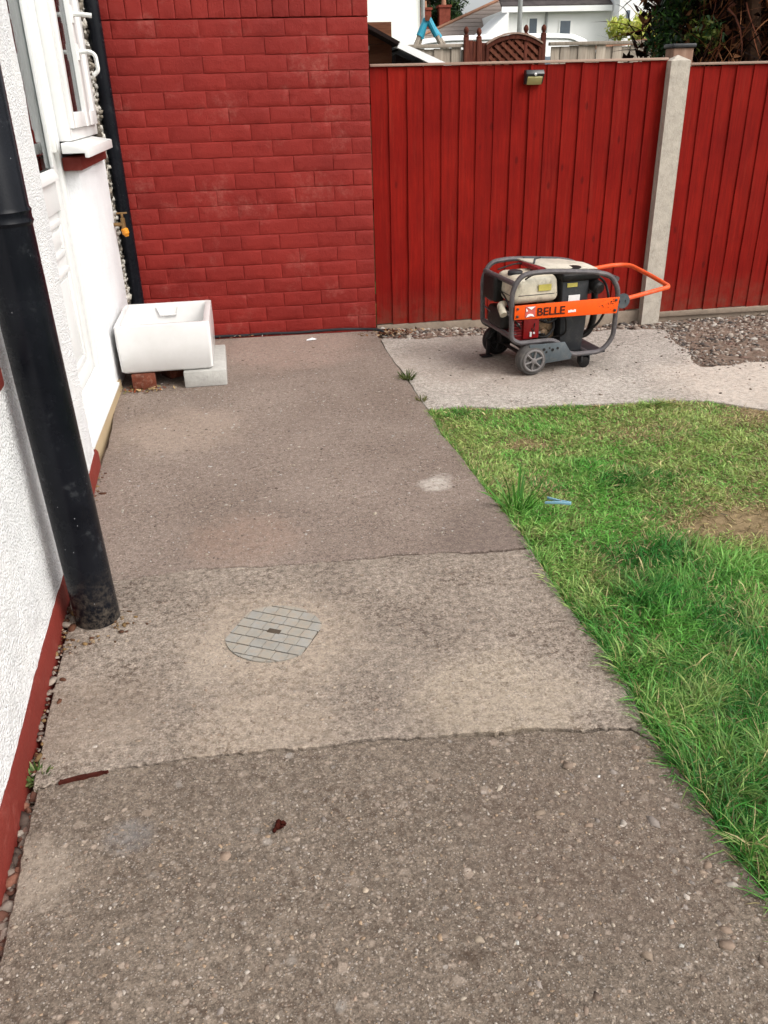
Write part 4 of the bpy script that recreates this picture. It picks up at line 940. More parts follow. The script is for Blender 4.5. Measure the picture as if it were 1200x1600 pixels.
P, sz = scatter(260, fside2, .0042, -.002); stones('grit', P, sz, M_STONE, PAL_G[:3]+[S(110, 70, 50, .8), S(150, 120, 80, .8)], .6, .2, kind='stuff')
def fpipe():
    a = random.random()*2*PI; r_ = .06+abs(random.gauss(0, .03)); x, y = -.395+math.cos(a)*r_, 1.86+math.sin(a)*r_
    return (x, y) if x > -.46 else (None, None)
P, sz = scatter(90, fpipe, .004, 0); stones('grit', P, sz, M_STONE, [S(150, 120, 80, .8), S(110, 80, 54, .8), S(176, 150, 120, .8), S(90, 60, 44)], .5, .1, kind='stuff')
# exposed aggregate: pebbles bedded in the slabs
def fslab(y0, y1, x0=-.43, x1=.80):
    return lambda: ((lambda y: (x0+random.random()*(x1-.035-x0), y))(y0+random.random()*(y1-y0)))
def fslab_edge(): y = .3+random.random()*.86; return (.80-abs(random.gauss(0, .22))-.035, y)
BASE_ = S(150, 132, 116, .98); PAL_Q = [tuple(v*.62+b_*.55 for v, b_ in zip(p[:3], BASE_))+(1,) for p in PAL_P]
SLAB1 = stones('aggregate', *scatter(4200, fslab(.5, 1.17), .0019, -.003), M_STONE, PAL_Q, .5, .80, path, kind='stuff')
stones('aggregate', *scatter(200, fslab(.5, 1.17), .0038, -.003), M_STONE, PAL_Q, .42, .90, path, kind='stuff')
stones('aggregate', *scatter(150, fslab_edge, .0050, -.003), M_STONE, PAL_Q[2:6]+PAL_Q[7:], .40, .92, path, kind='stuff')
stones('aggregate', *scatter(2200, fslab(1.34, 1.94, x1=.81), .0020, 0), M_STONE, PAL_Q[:5]+PAL_Q[7:], .5, .82, path, kind='stuff')
stones('aggregate', *scatter(5200, fslab(2.1, 4.3, x1=.82), .0025, 0), M_STONE, PAL_P[:5]+PAL_P[7:], .5, .8, path, kind='stuff')
# a few bright pebbles that stand out
PB = [(.201, .888, .007), (-.012, 1.146, .005), (.623, 1.094, .009), (-.183, 1.163, .004), (.35, .798, .008), (-.342, .994, .006), (-.257, .934, .007), (.571, .958, .005), (.652, .961, .007), (-.166, .954, .004), (.594, .737, .010), (.409, .733, .007), (-.144, .787, .006), (.655, 1.062, .007), (.60, 1.0, .006), (.50, 1.02, .005), (.02, 1.02, .005), (.11, .94, .005)]
stones('pebble', np.array([(x, y, -.0035) for x, y, r_ in PB]), np.array([r_*.48 for x, y, r_ in PB]), M_STONE, [S(214, 204, 190, .85), S(206, 190, 168, .85), S(222, 218, 210, .85)], .5, .6, path, jag=.08, kind='stuff')
P, sz = scatter(200, lambda: (1.0+random.random()*1.7, 2.95+random.random()*1.15), .0034, -.0045); keep = (P[:, 1] > 3.2-.25*(P[:, 0]-.8)+.06) & (P[:, 0] < 2.25+ .2*(P[:, 1] < 3.35)*5); stones('grit', P[keep], sz[keep], M_STONE, [S(110, 94, 82, 1), S(160, 144, 130, 1), S(80, 68, 60)], .5, .1, kind='stuff')
def fedge():
    t = random.random(); P0 = [(2.39, 4.08), (2.34, 3.92), (2.28, 3.68), (2.22, 3.45), (2.4, 3.40), (2.7, 3.42), (3.0, 3.46)]; k = int(t*6); f_ = t*6-k; a, b = P0[k], P0[k+1]
    return (a[0]+(b[0]-a[0])*f_+random.gauss(0, .035), a[1]+(b[1]-a[1])*f_+random.gauss(0, .035))
P, sz = scatter(420, fedge, .0045, -.006); stones('grit', P, sz, M_STONE, PAL_G, .5, .2, kind='stuff')
# dead leaves and rubble by the wall end and under the sink
def litter(name, n, f, pal, sz_, z=.004):
    P = np.array([(*f(), z+random.random()*.008) for _ in range(n)]); th = RNG.random(n)*2*PI
    d = np.stack([np.cos(th), np.sin(th), RNG.normal(.1, .3, n)], 1); pal = np.array([p[:3] for p in pal])
    V, F, C = ribbons(P, d, sz_*(.6+.8*RNG.random(n)), sz_*.5*(.6+.8*RNG.random(n)), RNG.normal(0, .5, (n, 3)), pal[RNG.integers(0, len(pal), n)], 3)
    return tris(name, V, F, M_TWIG, None, C, kind='stuff')
litter('leaf_litter', 150, lambda: (.95+random.gauss(0, .07), 4.42+random.gauss(0, .03)), [S(110, 60, 40), S(150, 110, 80), S(80, 50, 36), S(176, 150, 120)], .022, -.005)
litter('leaf_litter', 110, lambda: (-.36+random.gauss(0, .06), 3.76+random.gauss(0, .022)), [S(150, 80, 50), S(176, 150, 110), S(110, 70, 46), S(150, 140, 90)], .016, .003)
litter('leaf_litter', 60, lambda: (-.12+random.random()*.95, 4.55+random.gauss(0, .01)), [S(200, 190, 180), S(150, 110, 80), S(120, 90, 70)], .014, .003)
# small single things
m = MB(); rb = ragged([(-.395, 1.309), (-.35, 1.313), (-.305, 1.318), (-.303, 1.325), (-.35, 1.324), (-.393, 1.318), (-.395, 1.309)], .002, .006, 77)[:-1]
m.prism([(x, y, -.01) for x, y in rb], (0, 0, .0135)); tag(m.build('rusty_bar', M_RUST), 'rusty iron strip lying in the joint of the concrete near the red plinth', 'iron strip')
def lump(name, x, y, r_, mat, label, cat, n=14):
    v, f = ico(); rn_ = random.Random(9); m = MB()
    for k in range(n):
        c_ = Vector((x+rn_.gauss(0, r_*.42), y+rn_.gauss(0, r_*.42), abs(rn_.gauss(r_*.35, r_*.2)))); q = rn_.uniform(.3, .55)*r_
        m.add([c_+Vector(p)*q*(1+rn_.uniform(-.25, .25)) for p in v], [tuple(t) for t in f])
    return tag(m.build(name, mat, smooth=60), label, cat)
lump('dirt_clump', .012, 1.106, .011, M_CLUMP, 'small dark brown clump of dirt on the near concrete slab', 'dirt')
m = MB(); m.add([(.470, 4.378, .003), (.515, 4.372, .006), (.528, 4.392, .004), (.505, 4.404, .010), (.474, 4.396, .004)], [(0, 1, 2, 3, 4)]); tag(m.build('paper_scrap', M_PAPER, smooth=0), 'small white scrap of paper on the concrete in front of the brick wall', 'litter')
pg = thing('clothes_peg', 'pale blue plastic clothes peg lying in the grass', 'peg', (.972, 2.14, .040), R(-32))
for s_ in (-1, 1):
    m = MB(); m.prism([(.036, s_*.001, 0), (.0, s_*.003, 0), (-.040, s_*.016, 0), (-.041, s_*.020, 0), (.0, s_*.009, 0), (.036, s_*.005, 0)], (0, 0, .008)); m.build('peg_arm', M_BLUEPEG, pg, bevel=.001)
m = MB(); m.tube([(.004, .0, -.002), (.004, 0, .010)], .003, 10); m.build('peg_spring', M_GALV, pg)

# ------------------------------------------------------------------ lawn grass
PRx = lambda y: np.interp(y, [p[1] for p in reversed(PR)], [p[0] for p in reversed(PR)])
CNy = lambda x: np.interp(x, [.83, .973, 1.167, 1.438, 1.697, 1.973, 2.06, 2.16, 2.5, 3.3, 4.4], [3.19, 3.185, 3.11, 3.075, 3.035, 2.985, 2.89, 2.80, 2.72, 2.6, 2.5])
def gauss2(x, y, cx, cy, r_, ry=None): return np.exp(-((x-cx)/r_)**2-((y-cy)/(ry or r_))**2)
NB = 520000
gx = .78+RNG.random(NB)*3.55; gy = .30+RNG.random(NB)*2.92
keep = (gx > PRx(gy)+.004) & (gy < CNy(gx)-.012) & ((gx < .773+(gy-.784)*.678+.35) | (RNG.random(NB) < .45))
bare = 1.15*gauss2(gx, gy, 1.49, 1.97, .20, .11)+.5*gauss2(gx, gy, 1.30, 1.55, .10, .06)+.8*gauss2(gx, gy, 1.09, 2.73, .10, .06)+.8*gauss2(gx, gy, 2.12, 2.80, .17, .12)+.4*gauss2(gx, gy, 1.5, 2.75, .2, .08)+.45*gauss2(gx, gy, 1.75, 1.85, .25)
bare += .35*(fbm(gx, gy, 5, 91)-.45)*(gy > 1.9)
dens = np.clip(1.0-bare, .05, 1)*np.where(gy < 1.7, 1.0, .86)
keep &= RNG.random(NB) < dens
gx, gy, bare = gx[keep], gy[keep], bare[keep]; n = len(gx)
lush = 1/(1+np.exp((gy-1.75)/.22)); lush = np.clip(lush+.9*gauss2(gx, gy, 1.30, 2.33, .16, .07)+.7*gauss2(gx, gy, 1.19, 2.47, .10, .06)+.9*gauss2(gx, gy, 1.76, 3.0, .06, .035)+.6*gauss2(gx, gy, .93, 3.10, .08, .05)+.5*gauss2(gx, gy, 1.36, 3.05, .1, .03)+.5*gauss2(gx, gy, .89, 2.2, .06, .14)+.6*gauss2(gx, gy, 1.2, 1.85, .12, .07)+.6*gauss2(gx, gy, 1.02, 1.62, .08, .10)+.5*gauss2(gx, gy, 1.33, 1.72, .1, .05), 0, 1.2)
patch = fbm(gx, gy, 6, 101); patch2 = fbm(gx, gy, 15, 111)
hgt = (.014+.034*lush)*(.55+.9*RNG.random(n))*(.45+1.1*patch2)*(1-.5*np.clip(bare, 0, 1))
edge = np.exp(-((gx-PRx(gy))/.035)**2); hgt *= 1+.15*edge
lean_a = 2*PI*fbm(gx, gy, 3.5, 121)*1.6+RNG.normal(0, 1.5, n)
ln = np.clip(RNG.normal(1.0, .5, n), .05, 2.4)
d = np.stack([np.cos(lean_a)*ln, np.sin(lean_a)*ln, np.ones(n)], 1)
curl = np.stack([np.cos(lean_a)*.9, np.sin(lean_a)*.9, -np.full(n, .75)], 1)*(.5+RNG.random(n))[:, None]
deep = np.array(S(54, 130, 46, 1.1)[:3]); mid = np.array(S(106, 166, 72, 1.5)[:3]); oliv = np.array(S(164, 174, 106, 1.6)[:3]); straw = np.array(S(204, 188, 136, 1.15)[:3])
t1 = np.clip(lush*.70+(patch-.5)*2.4+RNG.normal(0, .18, n), 0, 1)[:, None]
colr = mid*(1-t1)+deep*t1
t2 = np.clip((1-lush)*.62+(patch2-.52)*1.6+(fbm(gx, gy, 2.6, 151)-.5)*1.5*(gy > 1.5)+.30*np.clip((gx-1.35)*(gy-1.5), 0, 1)+RNG.normal(0, .22, n)+.3*bare, 0, 1)[:, None]*.85
colr = colr*(1-t2)+oliv*t2
st = RNG.random(n) < np.clip(.05+.6*bare+.22*(1-lush)*np.clip((patch-.4)*4, 0, 1), 0, .8); colr[st] = straw*(.6+.6*RNG.random((st.sum(), 1)))
colr *= (.55+.75*RNG.random((n, 1)))
V, F, C = ribbons(np.stack([gx, gy, np.full(n, -.017)], 1), d, hgt+.012, (.0017+.0010*RNG.random(n)+.0009*np.clip(gy-1.2, 0, 1.5))*np.where(RNG.random(n) < .10, 1.8, 1.0), curl, colr, 3)
tris('grass', V, F, M_LEAF, None, C, kind='stuff')
# the fringe that hangs over the path edge
ne = 2600; ey = .35+RNG.random(ne)*2.80; ex = PRx(ey)+.001+np.abs(RNG.normal(0, .010, ne)); el_ = np.clip(.35+.75/(1+np.exp((ey-1.75)/.25)), 0, 1)
ea = PI+RNG.normal(0, 1.5, ne); eo = np.clip(RNG.normal(.7, .4, ne), .05, 1.8)
ecol = np.array(S(60, 136, 48, 1.1)[:3])*el_[:, None]+np.array(S(120, 160, 74, 1.4)[:3])*(1-el_[:, None]); eb = RNG.random(ne) < .12; ecol[eb] = np.array(S(196, 180, 126, 1.1)[:3]); ecol = ecol*(.5+.75*RNG.random((ne, 1)))
V, F, C = ribbons(np.stack([ex, ey, np.full(ne, -.018)], 1), np.stack([np.cos(ea)*eo, np.sin(ea)*eo, np.ones(ne)], 1), (.014+.022*el_)*(.4+.9*RNG.random(ne))*(.45+1.1*fbm(ex, ey, 22, 131))+.014, .0020+.0010*RNG.random(ne), np.stack([np.cos(ea)*.9, np.sin(ea)*.9, -np.full(ne, .9)], 1)*RNG.random((ne, 1)), ecol, 3)
tris('grass_fringe', V, F, M_LEAF, None, C, kind='stuff')
# thatch: flat dead bits between the blades
nt = 24000; tx = .80+RNG.random(nt)*3.4; ty = .3+RNG.random(nt)*2.9; k_ = (tx > PRx(ty)+.01) & (ty < CNy(tx)-.01); tx, ty = tx[k_], ty[k_]; nt = len(tx); th = RNG.random(nt)*2*PI
pal = np.array([S(150, 130, 90, .8)[:3], S(120, 104, 70, .8)[:3], S(176, 156, 110, .8)[:3], S(90, 84, 46, .8)[:3]])
V, F, C = ribbons(np.stack([tx, ty, np.full(nt, -.014)+RNG.random(nt)*.012], 1), np.stack([np.cos(th), np.sin(th), RNG.normal(.05, .2, nt)], 1), .02+.03*RNG.random(nt), np.full(nt, .0026), RNG.normal(0, .4, (nt, 3)), pal[RNG.integers(0, 4, nt)]*(.7+.5*RNG.random((nt, 1))), 2)
tris('dead_grass', V, F, M_LEAF, None, C, kind='stuff')
def tuft(name, x, y, n_, h, r_, lean, cols, w, label, cat='weed', z=0.0):
    a = RNG.random(n_)*2*PI; rr = r_*np.sqrt(RNG.random(n_)); P = np.stack([x+np.cos(a)*rr, y+np.sin(a)*rr, np.full(n_, z-.004)], 1)
    l = np.abs(RNG.normal(lean, lean*.5, n_)); d = np.stack([np.cos(a)*l, np.sin(a)*l, np.ones(n_)], 1); pal = np.array([c_[:3] for c_ in cols])
    curl = np.stack([np.cos(a)*.8, np.sin(a)*.8, -np.full(n_, .6)], 1)*RNG.random((n_, 1))
    V, F, C = ribbons(P, d, h*(.5+.7*RNG.random(n_)), w*(.7+.6*RNG.random(n_)), curl, pal[RNG.integers(0, len(pal), n_)]*(.8+.4*RNG.random((n_, 1))), 4)
    V = V-np.array([x, y, 0]); o = tris(name, V, F, M_LEAF, None, C); o.location = (x, y, 0); return tag(o, label, cat)
tuft('weed', .838, 3.60, 90, .045, .03, .7, [S(96, 118, 56, .8), S(130, 140, 76, .8), S(80, 96, 44, .8)], .0045, 'small green weed tuft in the joint near the far end of the path')
tuft('weed', .826, 3.29, 36, .028, .02, .9, [S(110, 118, 70, .8), S(140, 136, 84, .8)], .004, 'tiny weed in the path joint at the corner of the lawn')
tuft('weed', .872, 2.23, 26, .135, .03, .45, [S(84, 150, 50, .8), S(104, 166, 60, .8), S(70, 130, 44, .8)], .007, 'tall bright grass tuft at the lawn edge beside the path', 'grass tuft', -.02)
tuft('weed', -.438, 1.342, 60, .030, .018, .7, [S(110, 140, 70, .8), S(140, 150, 90, .8), S(90, 120, 60, .8)], .006, 'small green weed by the red plinth at the concrete joint', 'weed', -.01)

# ------------------------------------------------------------------ beyond the fence
def leaves(name, centers, radii, n, size, cols, parent, kind=None, flat=.9, aspect=.5):
    """n small leaf triangles spread through overlapping clumps"""
    cs = np.array(centers); rs = np.array(radii); wgt = rs**2/np.sum(rs**2); i = RNG.choice(len(cs), n, p=wgt)
    v = RNG.normal(0, 1, (n, 3)); v /= np.linalg.norm(v, axis=1, keepdims=True); v *= (RNG.random(n)**.45)[:, None]; v[:, 2] *= flat
    P = cs[i]+v*rs[i][:, None]; d = RNG.normal(0, 1, (n, 3)); pal = np.array([c_[:3] for c_ in cols])
    cl = pal[(RNG.integers(0, len(pal), len(cs))[i]+RNG.integers(0, 2, n)) % len(pal)]*(.75+.5*RNG.random((n, 1)))
    V, F, C = ribbons(P, d, size*(.6+.8*RNG.random(n)), size*aspect*(.6+.8*RNG.random(n)), RNG.normal(0, .3, (n, 3)), cl, 2)
    return tris(name, V, F, M_LEAF, parent, C)
# shed
sh = thing('garden_shed', 'brown boarded shed with a white sloping roof sheet beyond the fence', 'shed', (1.0, 6.6, 0), PHI)
for k in range(9):
    z = .4+k*.135; m = MB(); m.prism([(-1.6, -.012, z), (.445, -.012, z), (.445, -.004, z+.132), (-1.6, -.004, z+.132)], (0, .02, 0)); m.build('board', M_SHEDWOOD, sh)
m = MB(); m.box((-1.6, .02, -.16), (.44, 1.8, 1.30)); m.build('shed_body', M_SHEDWOOD, sh)
m = MB(); m.prism([(-1.6, -.25, 2.50), (.50, -.25, 1.462), (.50, -.25, 1.437), (-1.6, -.25, 2.475)], (0, 2.1, 0)); m.build('roof_felt', M_DARKFELT, sh)
m = MB(); m.prism([(.455, -.34, 1.474), (1.10, -.34, 1.205), (1.10, -.34, 1.145), (.435, -.34, 1.440)], (0, .04, 0)); m.prism([(.46, -.30, 1.470), (1.10, -.30, 1.203), (1.10, -.30, 1.19), (.46, -.30, 1.455)], (0, 1.9, 0)); m.build('roof_sheet', M_WHITESHEET, sh)
m = MB(); m.prism([(.46, -.1, -.16), (1.04, -.1, -.16), (1.04, -.1, 1.17), (.46, -.1, 1.41)], (0, 1.7, 0)); m.build('lean_to', M_DARKFELT, sh)
m = MB(); m.box((.16, -.04, .2), (.245, -.014, 1.44)); m.box((.14, -.06, 1.44), (.28, -.014, 1.465)); m.build('door_post', M_GREYWOOD, sh)
# pale fence at the end of the next garden
bf = thing('board_fence', 'weathered grey vertical board fence far beyond the red fence', 'fence', (2.2, 12.0, 0), -.045)
bv = []
for i in range(5):
    m = MB(); m.box((0, 0, 0), (.127, .016, 1.66)); bv.append(m.mesh('board', M_GREYWOOD, bevel=.003))
for k in range(44):
    if 11.5 <= k < 20.5: continue
    o = link('board', bv[k % 5], bf); o.location = (k*.123, (k % 2)*.017+rn.uniform(-.002, .002), rn.uniform(-.015, .012)); o.rotation_euler = (0, rn.uniform(-.006, .006), 0)
for u0, u1 in ((0, 1.41), (2.55, 5.4)):
    m = MB(); m.box((u0, -.03, 1.67), (u1, .05, 1.71)); m.build('capping_rail', M_GREYWOOD, bf, bevel=.004)
# arched gate
gt = thing('arched_gate', 'dark brown arched trellis gate with ball topped posts beyond the fence', 'gate', (3.585, 11.9, 0), -.045)
for k, (x, h, t_) in enumerate(((.020, 1.79, .030), (.190, 1.775, .030), (.82, 1.80, .022), (1.06, 1.80, .030))):
    m = MB(); m.box((x-t_, -t_, -.16), (x+t_, t_, h)); m.build('post', M_BROWNWOOD, gt, bevel=.004)
    m = MB(); m.lathe([(0, .034), (.010, .036), (.022, .018), (.036, .024), (.058, .034), (.085, .030), (.105, .016), (.112, .006)], (x, 0, h), (0, 0, 1), 14); m.build('finial', M_BROWNWOOD, gt)
for k in range(4):
    m = MB(); m.box((.052+k*.062, -.012, .1), (.052+k*.062+.058, .012, 1.745-.01*k)); m.build('side_board', M_BROWNWOOD, gt, bevel=.003)
az = lambda x: 1.805-.115*((x-.665)/.375)**2
arc = [(x, az(x)) for x in np.linspace(.285, 1.045, 25)]
m = MB(); m.prism([(x, -.035, z) for x, z in arc]+[(x, -.035, z-.052) for x, z in reversed(arc)], (0, .07, 0)); m.build('arched_rail', M_BROWNWOOD, gt)
m = MB(); m.prism([(x, -.05, z+.003) for x, z in arc]+[(x, -.05, z+.022) for x, z in reversed(arc)], (0, .10, 0)); m.build('arch_capping', M_RAWWOOD, gt)
for k in range(16):
    for s_ in (1, -1):
        x0 = -.35+k*.115 if s_ < 0 else -.55+k*.115; pts = []
        for t in np.linspace(0, 1, 60):
            x = x0+(t*.9 if s_ > 0 else 1.0-t*.9); z = 1.10+t*.75
            if .32 < x < 1.01 and z < az(x)-.055: pts.append((x, z))
        if len(pts) < 4: continue
        a, b = pts[0], pts[-1]; dx, dz = b[0]-a[0], b[1]-a[1]; L = math.hypot(dx, dz); px, pz = -dz/L*.020, dx/L*.020; y0 = .0 if s_ > 0 else -.019
        m = MB(); m.prism([(a[0]+px, y0, a[1]+pz), (b[0]+px, y0, b[1]+pz), (b[0]-px, y0, b[1]-pz), (a[0]-px, y0, a[1]-pz)], (0, .016, 0)); m.build('slat', M_BROWNPOST, gt)
m = MB(); m.prism([(.29, .022, .1), (1.04, .022, .1)]+[(x, .022, az(x)-.03) for x in np.linspace(1.04, .29, 13)], (0, .012, 0)); m.box((.285, -.03, .1), (.325, .018, az(.30)-.02)); m.box((1.0, -.03, .1), (1.04, .018, az(1.03)-.02)); m.build('gate_board', M_BROWNWOOD, gt)
# caravan
cv = thing('caravan', 'long white caravan roof showing above the board fence', 'caravan', (5.2, 22.0, 0), -.06)
prof = [(0, .5), (0, 1.9), (.08, 2.13), (.30, 2.26), (1.0, 2.33), (3.4, 2.35), (4.1, 2.32), (4.45, 2.20), (4.6, 1.9), (4.6, .5)]
m = MB(); m.prism([(x, 0, z) for x, z in prof], (0, 2.1, 0)); m.build('body', M_CARAVAN, cv, bevel=.05, seg=3)
m = MB(); m.tube(rounded([(.15, -.012, 2.0), (.4, -.012, 2.16), (1.0, -.012, 2.22), (3.4, -.012, 2.24), (4.1, -.012, 2.22), (4.45, -.012, 2.0)], .2), .018, 6); m.build('trim', M_GALV, cv)
m = MB(); m.box((1.0, -.02, 1.3), (2.2, .02, 1.85)); m.box((2.8, -.02, 1.3), (3.9, .02, 1.85)); m.build('window', M_WINDARK, cv, bevel=.01)
for x in (1.6, 3.4):
    m = MB(); m.lathe([(0, .25), (.02, .3), (.18, .3), (.2, .25)], (x, .02, .14), (0, 1, 0), 20); m.build('wheel', M_BLACKMETAL, cv)
m = MB(); m.box((0.3, .2, .1), (4.3, 1.9, .52)); m.build('chassis', M_STEELDARK, cv)
# play frame
pf = thing('play_frame', 'turquoise and timber play frame behind the board fence', 'play frame', (3.50, 13.6, 0), 0)
for a, b in (((-1.15, -.2, -.16), (0, -.05, 2.10)), ((1.30, -.3, -.16), (.03, -.05, 2.10)), ((-.55, .7, -.16), (.05, .22, 2.09)), ((2.05, .7, -.16), (.10, .22, 2.09))):
    a = Vector(a); b = Vector(b); m = MB(); m.tube([a, a.lerp(b, .92)], .034, 8); lg = m.build('leg', M_GREYWOOD, pf)
    m = MB(); m.tube([a.lerp(b, .905), b], .048, 10); m.build('leg_sleeve', M_TURQ, lg)
m = MB(); m.tube([(.0, -.12, 2.11), (.08, .30, 2.10)], .040, 8); m.build('crossbar', M_BROWNPOST, pf)
# houses
def boxhouse(o, boxes, mat, name='wall'):
    m = MB()
    for a, b in boxes: m.box(a, b)
    return m.build(name, mat, o)
def rooftiles(o, p00, p10, p01, p11, rows, mat, th=.05, name='roof'):
    """sloping roof in stepped courses: p00-p10 eaves, p01-p11 ridge"""
    m = MB(); p00, p10, p01, p11 = (Vector(p) for p in (p00, p10, p01, p11)); up_ = Vector((0, 0, 1))
    for k in range(rows):
        a, b = k/rows, (k+1.12)/rows
        q = [p00.lerp(p01, a), p10.lerp(p11, a), p10.lerp(p11, min(b, 1)), p00.lerp(p01, min(b, 1))]
        lift = [up_*th, up_*th, up_*0, up_*0]; m.add([v+l for v, l in zip(q, lift)]+[v-up_*.06 for v in q], [(0, 1, 2, 3), (7, 6, 5, 4), (0, 4, 5, 1), (1, 5, 6, 2), (2, 6, 7, 3), (3, 7, 4, 0)])
    return m.build(name, mat, o, smooth=0)
def hwin(o, x0, x1, z0, z1, y=-.02, axis='y'):
    m = MB(); m.box((x0-.06, y-.02, z0-.06), (x1+.06, y+.03, z1+.06)); f = m.build('window', M_HOUSEWHITE, o)
    m = MB(); m.box((x0, y-.03, z0), (x1, y+.0, z1)); m.build('pane', M_WINDARK, f); m = MB(); m.box((x0-.1, y-.09, z0-.14), (x1+.1, y, z0-.07)); m.build('sill', M_POST, f)
ch = thing('cream_house', 'tall cream rendered house behind the shed roof', 'house', (6.20, 24.0, 0), -.05)
boxhouse(ch, [((-9, 0, -.16), (-.16, 7, 6.0))], M_CREAM); m = MB(); m.prism([(-9.3, -.3, 6.0), (.15, -.3, 6.0), (.15, 3.5, 8.6), (-9.3, 3.5, 8.6)], (0, 0, .15)); m.prism([(-9.3, 7.3, 6.0), (.15, 7.3, 6.0), (.15, 3.5, 8.6), (-9.3, 3.5, 8.6)], (0, 0, .15)); m.build('roof', M_ROOFBROWN, ch)
m = MB(); m.tube([(-.10, -.05, 0), (-.10, -.05, 6)], .05, 8); m.build('downpipe', M_GALV, ch)
hwin(ch, -3.2, -2.0, 4.0, 5.2)
wh = thing('white_house', 'white house with a dark tiled roof and small upper windows', 'house', (12.5, 36.0, 0), -.10)
boxhouse(wh, [((0, 0, -.16), (4.2, 8, 3.93))], M_HOUSEWHITE)
rooftiles(wh, (-.25, -.35, 3.98), (4.15, -.35, 3.98), (-.25, 3.6, 6.4), (4.15, 3.6, 6.4), 12, M_ROOFDARK)
m = MB(); m.box((-.25, -.36, 3.80), (4.15, -.28, 3.99)); m.build('gutter', M_HOUSEWHITE, wh)
m = MB(); m.prism([(4.2, -1.0, -.16), (5.45, -1.0, -.16), (5.45, -1.0, 4.6), (4.85, -1.0, 5.6), (4.2, -1.0, 4.6)], (0, 8, 0)); m.build('gable_wing', M_HOUSEWHITE, wh)
hwin(wh, .95, 1.25, 2.9, 3.6); hwin(wh, 2.2, 2.6, 2.75, 3.5)
m = MB(); m.box((4.5, -1.05, 2.9), (4.62, -1.0, 3.75)); f_ = m.build('window', M_WINDARK, wh)
m = MB(); m.tube([(1.62, -.05, 0), (1.62, -.05, 3.8)], .05, 8); m.build('downpipe', M_GALV, wh)
m = MB(); m.prism([(-1.05, -.6, 2.95), (-.02, -.6, 3.80), (-.02, -.6, 3.05)], (0, 3, 0)); m.build('side_gable', M_HOUSEWHITE, wh)
m = MB(); m.box((-2.0, -.5, -.16), (-.02, 2.5, 2.75)); m.build('side_wing', M_CREAM, wh)
m = MB(); m.prism([(-2.2, -.7, 2.68), (-.02, -.7, 3.02), (-.02, -.7, 3.10), (-2.2, -.7, 2.76)], (0, 3, 0)); m.build('wing_roof', M_ROOFBROWN, wh)
bh = thing('brown_roofed_house', 'low house under a large brown tiled roof between the two pale houses', 'house', (9.6, 40.0, 0), -.08)
boxhouse(bh, [((.4, 0, -.16), (8.8, 6.6, 3.05))], M_CREAM)
rooftiles(bh, (.1, -.4, 3.10), (9.0, -.4, 3.10), (7.2, 3.2, 5.75), (9.0, 3.2, 5.75), 16, M_ROOFBROWN, .03)
m = MB(); m.tube([(.1, -.4, 3.13), (7.2, 3.2, 5.80)], .07, 6); m.build('hip_tiles', M_TERRA, bh)
m = MB(); m.prism([(9.0, 3.2, 5.72), (7.2, 3.2, 5.72), (.1, 7.0, 3.05), (9.0, 7.0, 3.05)], (0, 0, .03)); m.prism([(.1, -.38, 3.06), (7.2, 3.18, 5.71), (.1, 7.0, 3.06)], (0, 0, .03)); m.build('roof_back', M_ROOFBROWN, bh)
tc_ = thing('chimney_house', 'distant house with two brick chimneys among the trees', 'house', (9.6, 44.0, 0), -.05)
boxhouse(tc_, [((-2, 0, -.16), (7, 7, 3.2))], M_CHIMNEY)
m = MB(); m.prism([(-2.3, -.3, 3.2), (7.3, -.3, 3.2), (7.3, 3.5, 4.3), (-2.3, 3.5, 4.3)], (0, 0, .1)); m.build('roof', M_ROOFBROWN, tc_)
for x, z in ((2.05, 4.66), (3.0, 4.76)):
    m = MB(); m.box((x-.27, 1.6, 3.0), (x+.27, 2.2, z)); m.box((x-.32, 1.54, z), (x+.32, 2.26, z+.10)); cst = m.build('chimney', M_CHIMNEY, tc_)
    m = MB(); m.lathe([(0, .12), (.3, .10)], (x, 1.9, z+.10), (0, 0, 1), 12); m.build('chimney_pot', M_TERRA, cst)
gr = thing('grey_roofed_house', 'house with a pale grey tiled roof at the right beside the shrub', 'house', (20.6, 44.0, 0), -.12)
boxhouse(gr, [((.1, 0, -.16), (9, 7, 3.6))], M_CHIMNEY)
rooftiles(gr, (0, -.4, 3.75), (9.3, -.4, 3.75), (0, 3.5, 6.4), (9.3, 3.5, 6.4), 14, M_ROOFGREY, .07)
# lamp post
lp = thing('street_lamp', 'slim grey street lamp column in front of the white house', 'lamp post', (10.9, 30.0, 0))
m = MB(); m.tube([(0, 0, -.16), (0, 0, 1.5), (0, 0, 7.0)], [.10, .085, .06], 12); m.build('column', M_GALV, lp)
m = MB(); m.tube(rounded([(0, 0, 7.0), (.05, 0, 7.3), (.8, -.2, 7.45)], .2), .035, 8); ar = m.build('arm', M_GALV, lp)
m = MB(); m.box((.6, -.32, 7.36), (1.15, -.08, 7.46)); m.build('lamp_head', M_GALV, ar, bevel=.03)
# orange roofed outbuilding by the shrub
ob = thing('terracotta_roof_hut', 'low outbuilding with a terracotta sheet roof beside the yellow green shrub', 'outbuilding', (7.25, 15.5, 0), -.05)
m = MB(); m.box((0, 0, -.16), (1.1, 1.5, 1.72)); m.build('wall', M_CREAM, ob)
m = MB(); m.prism([(-.3, -.2, 1.80), (1.2, -.2, 1.95), (1.2, -.2, 1.88), (-.3, -.2, 1.74)], (0, 1.8, 0)); m.build('roof', M_TERRA, ob)
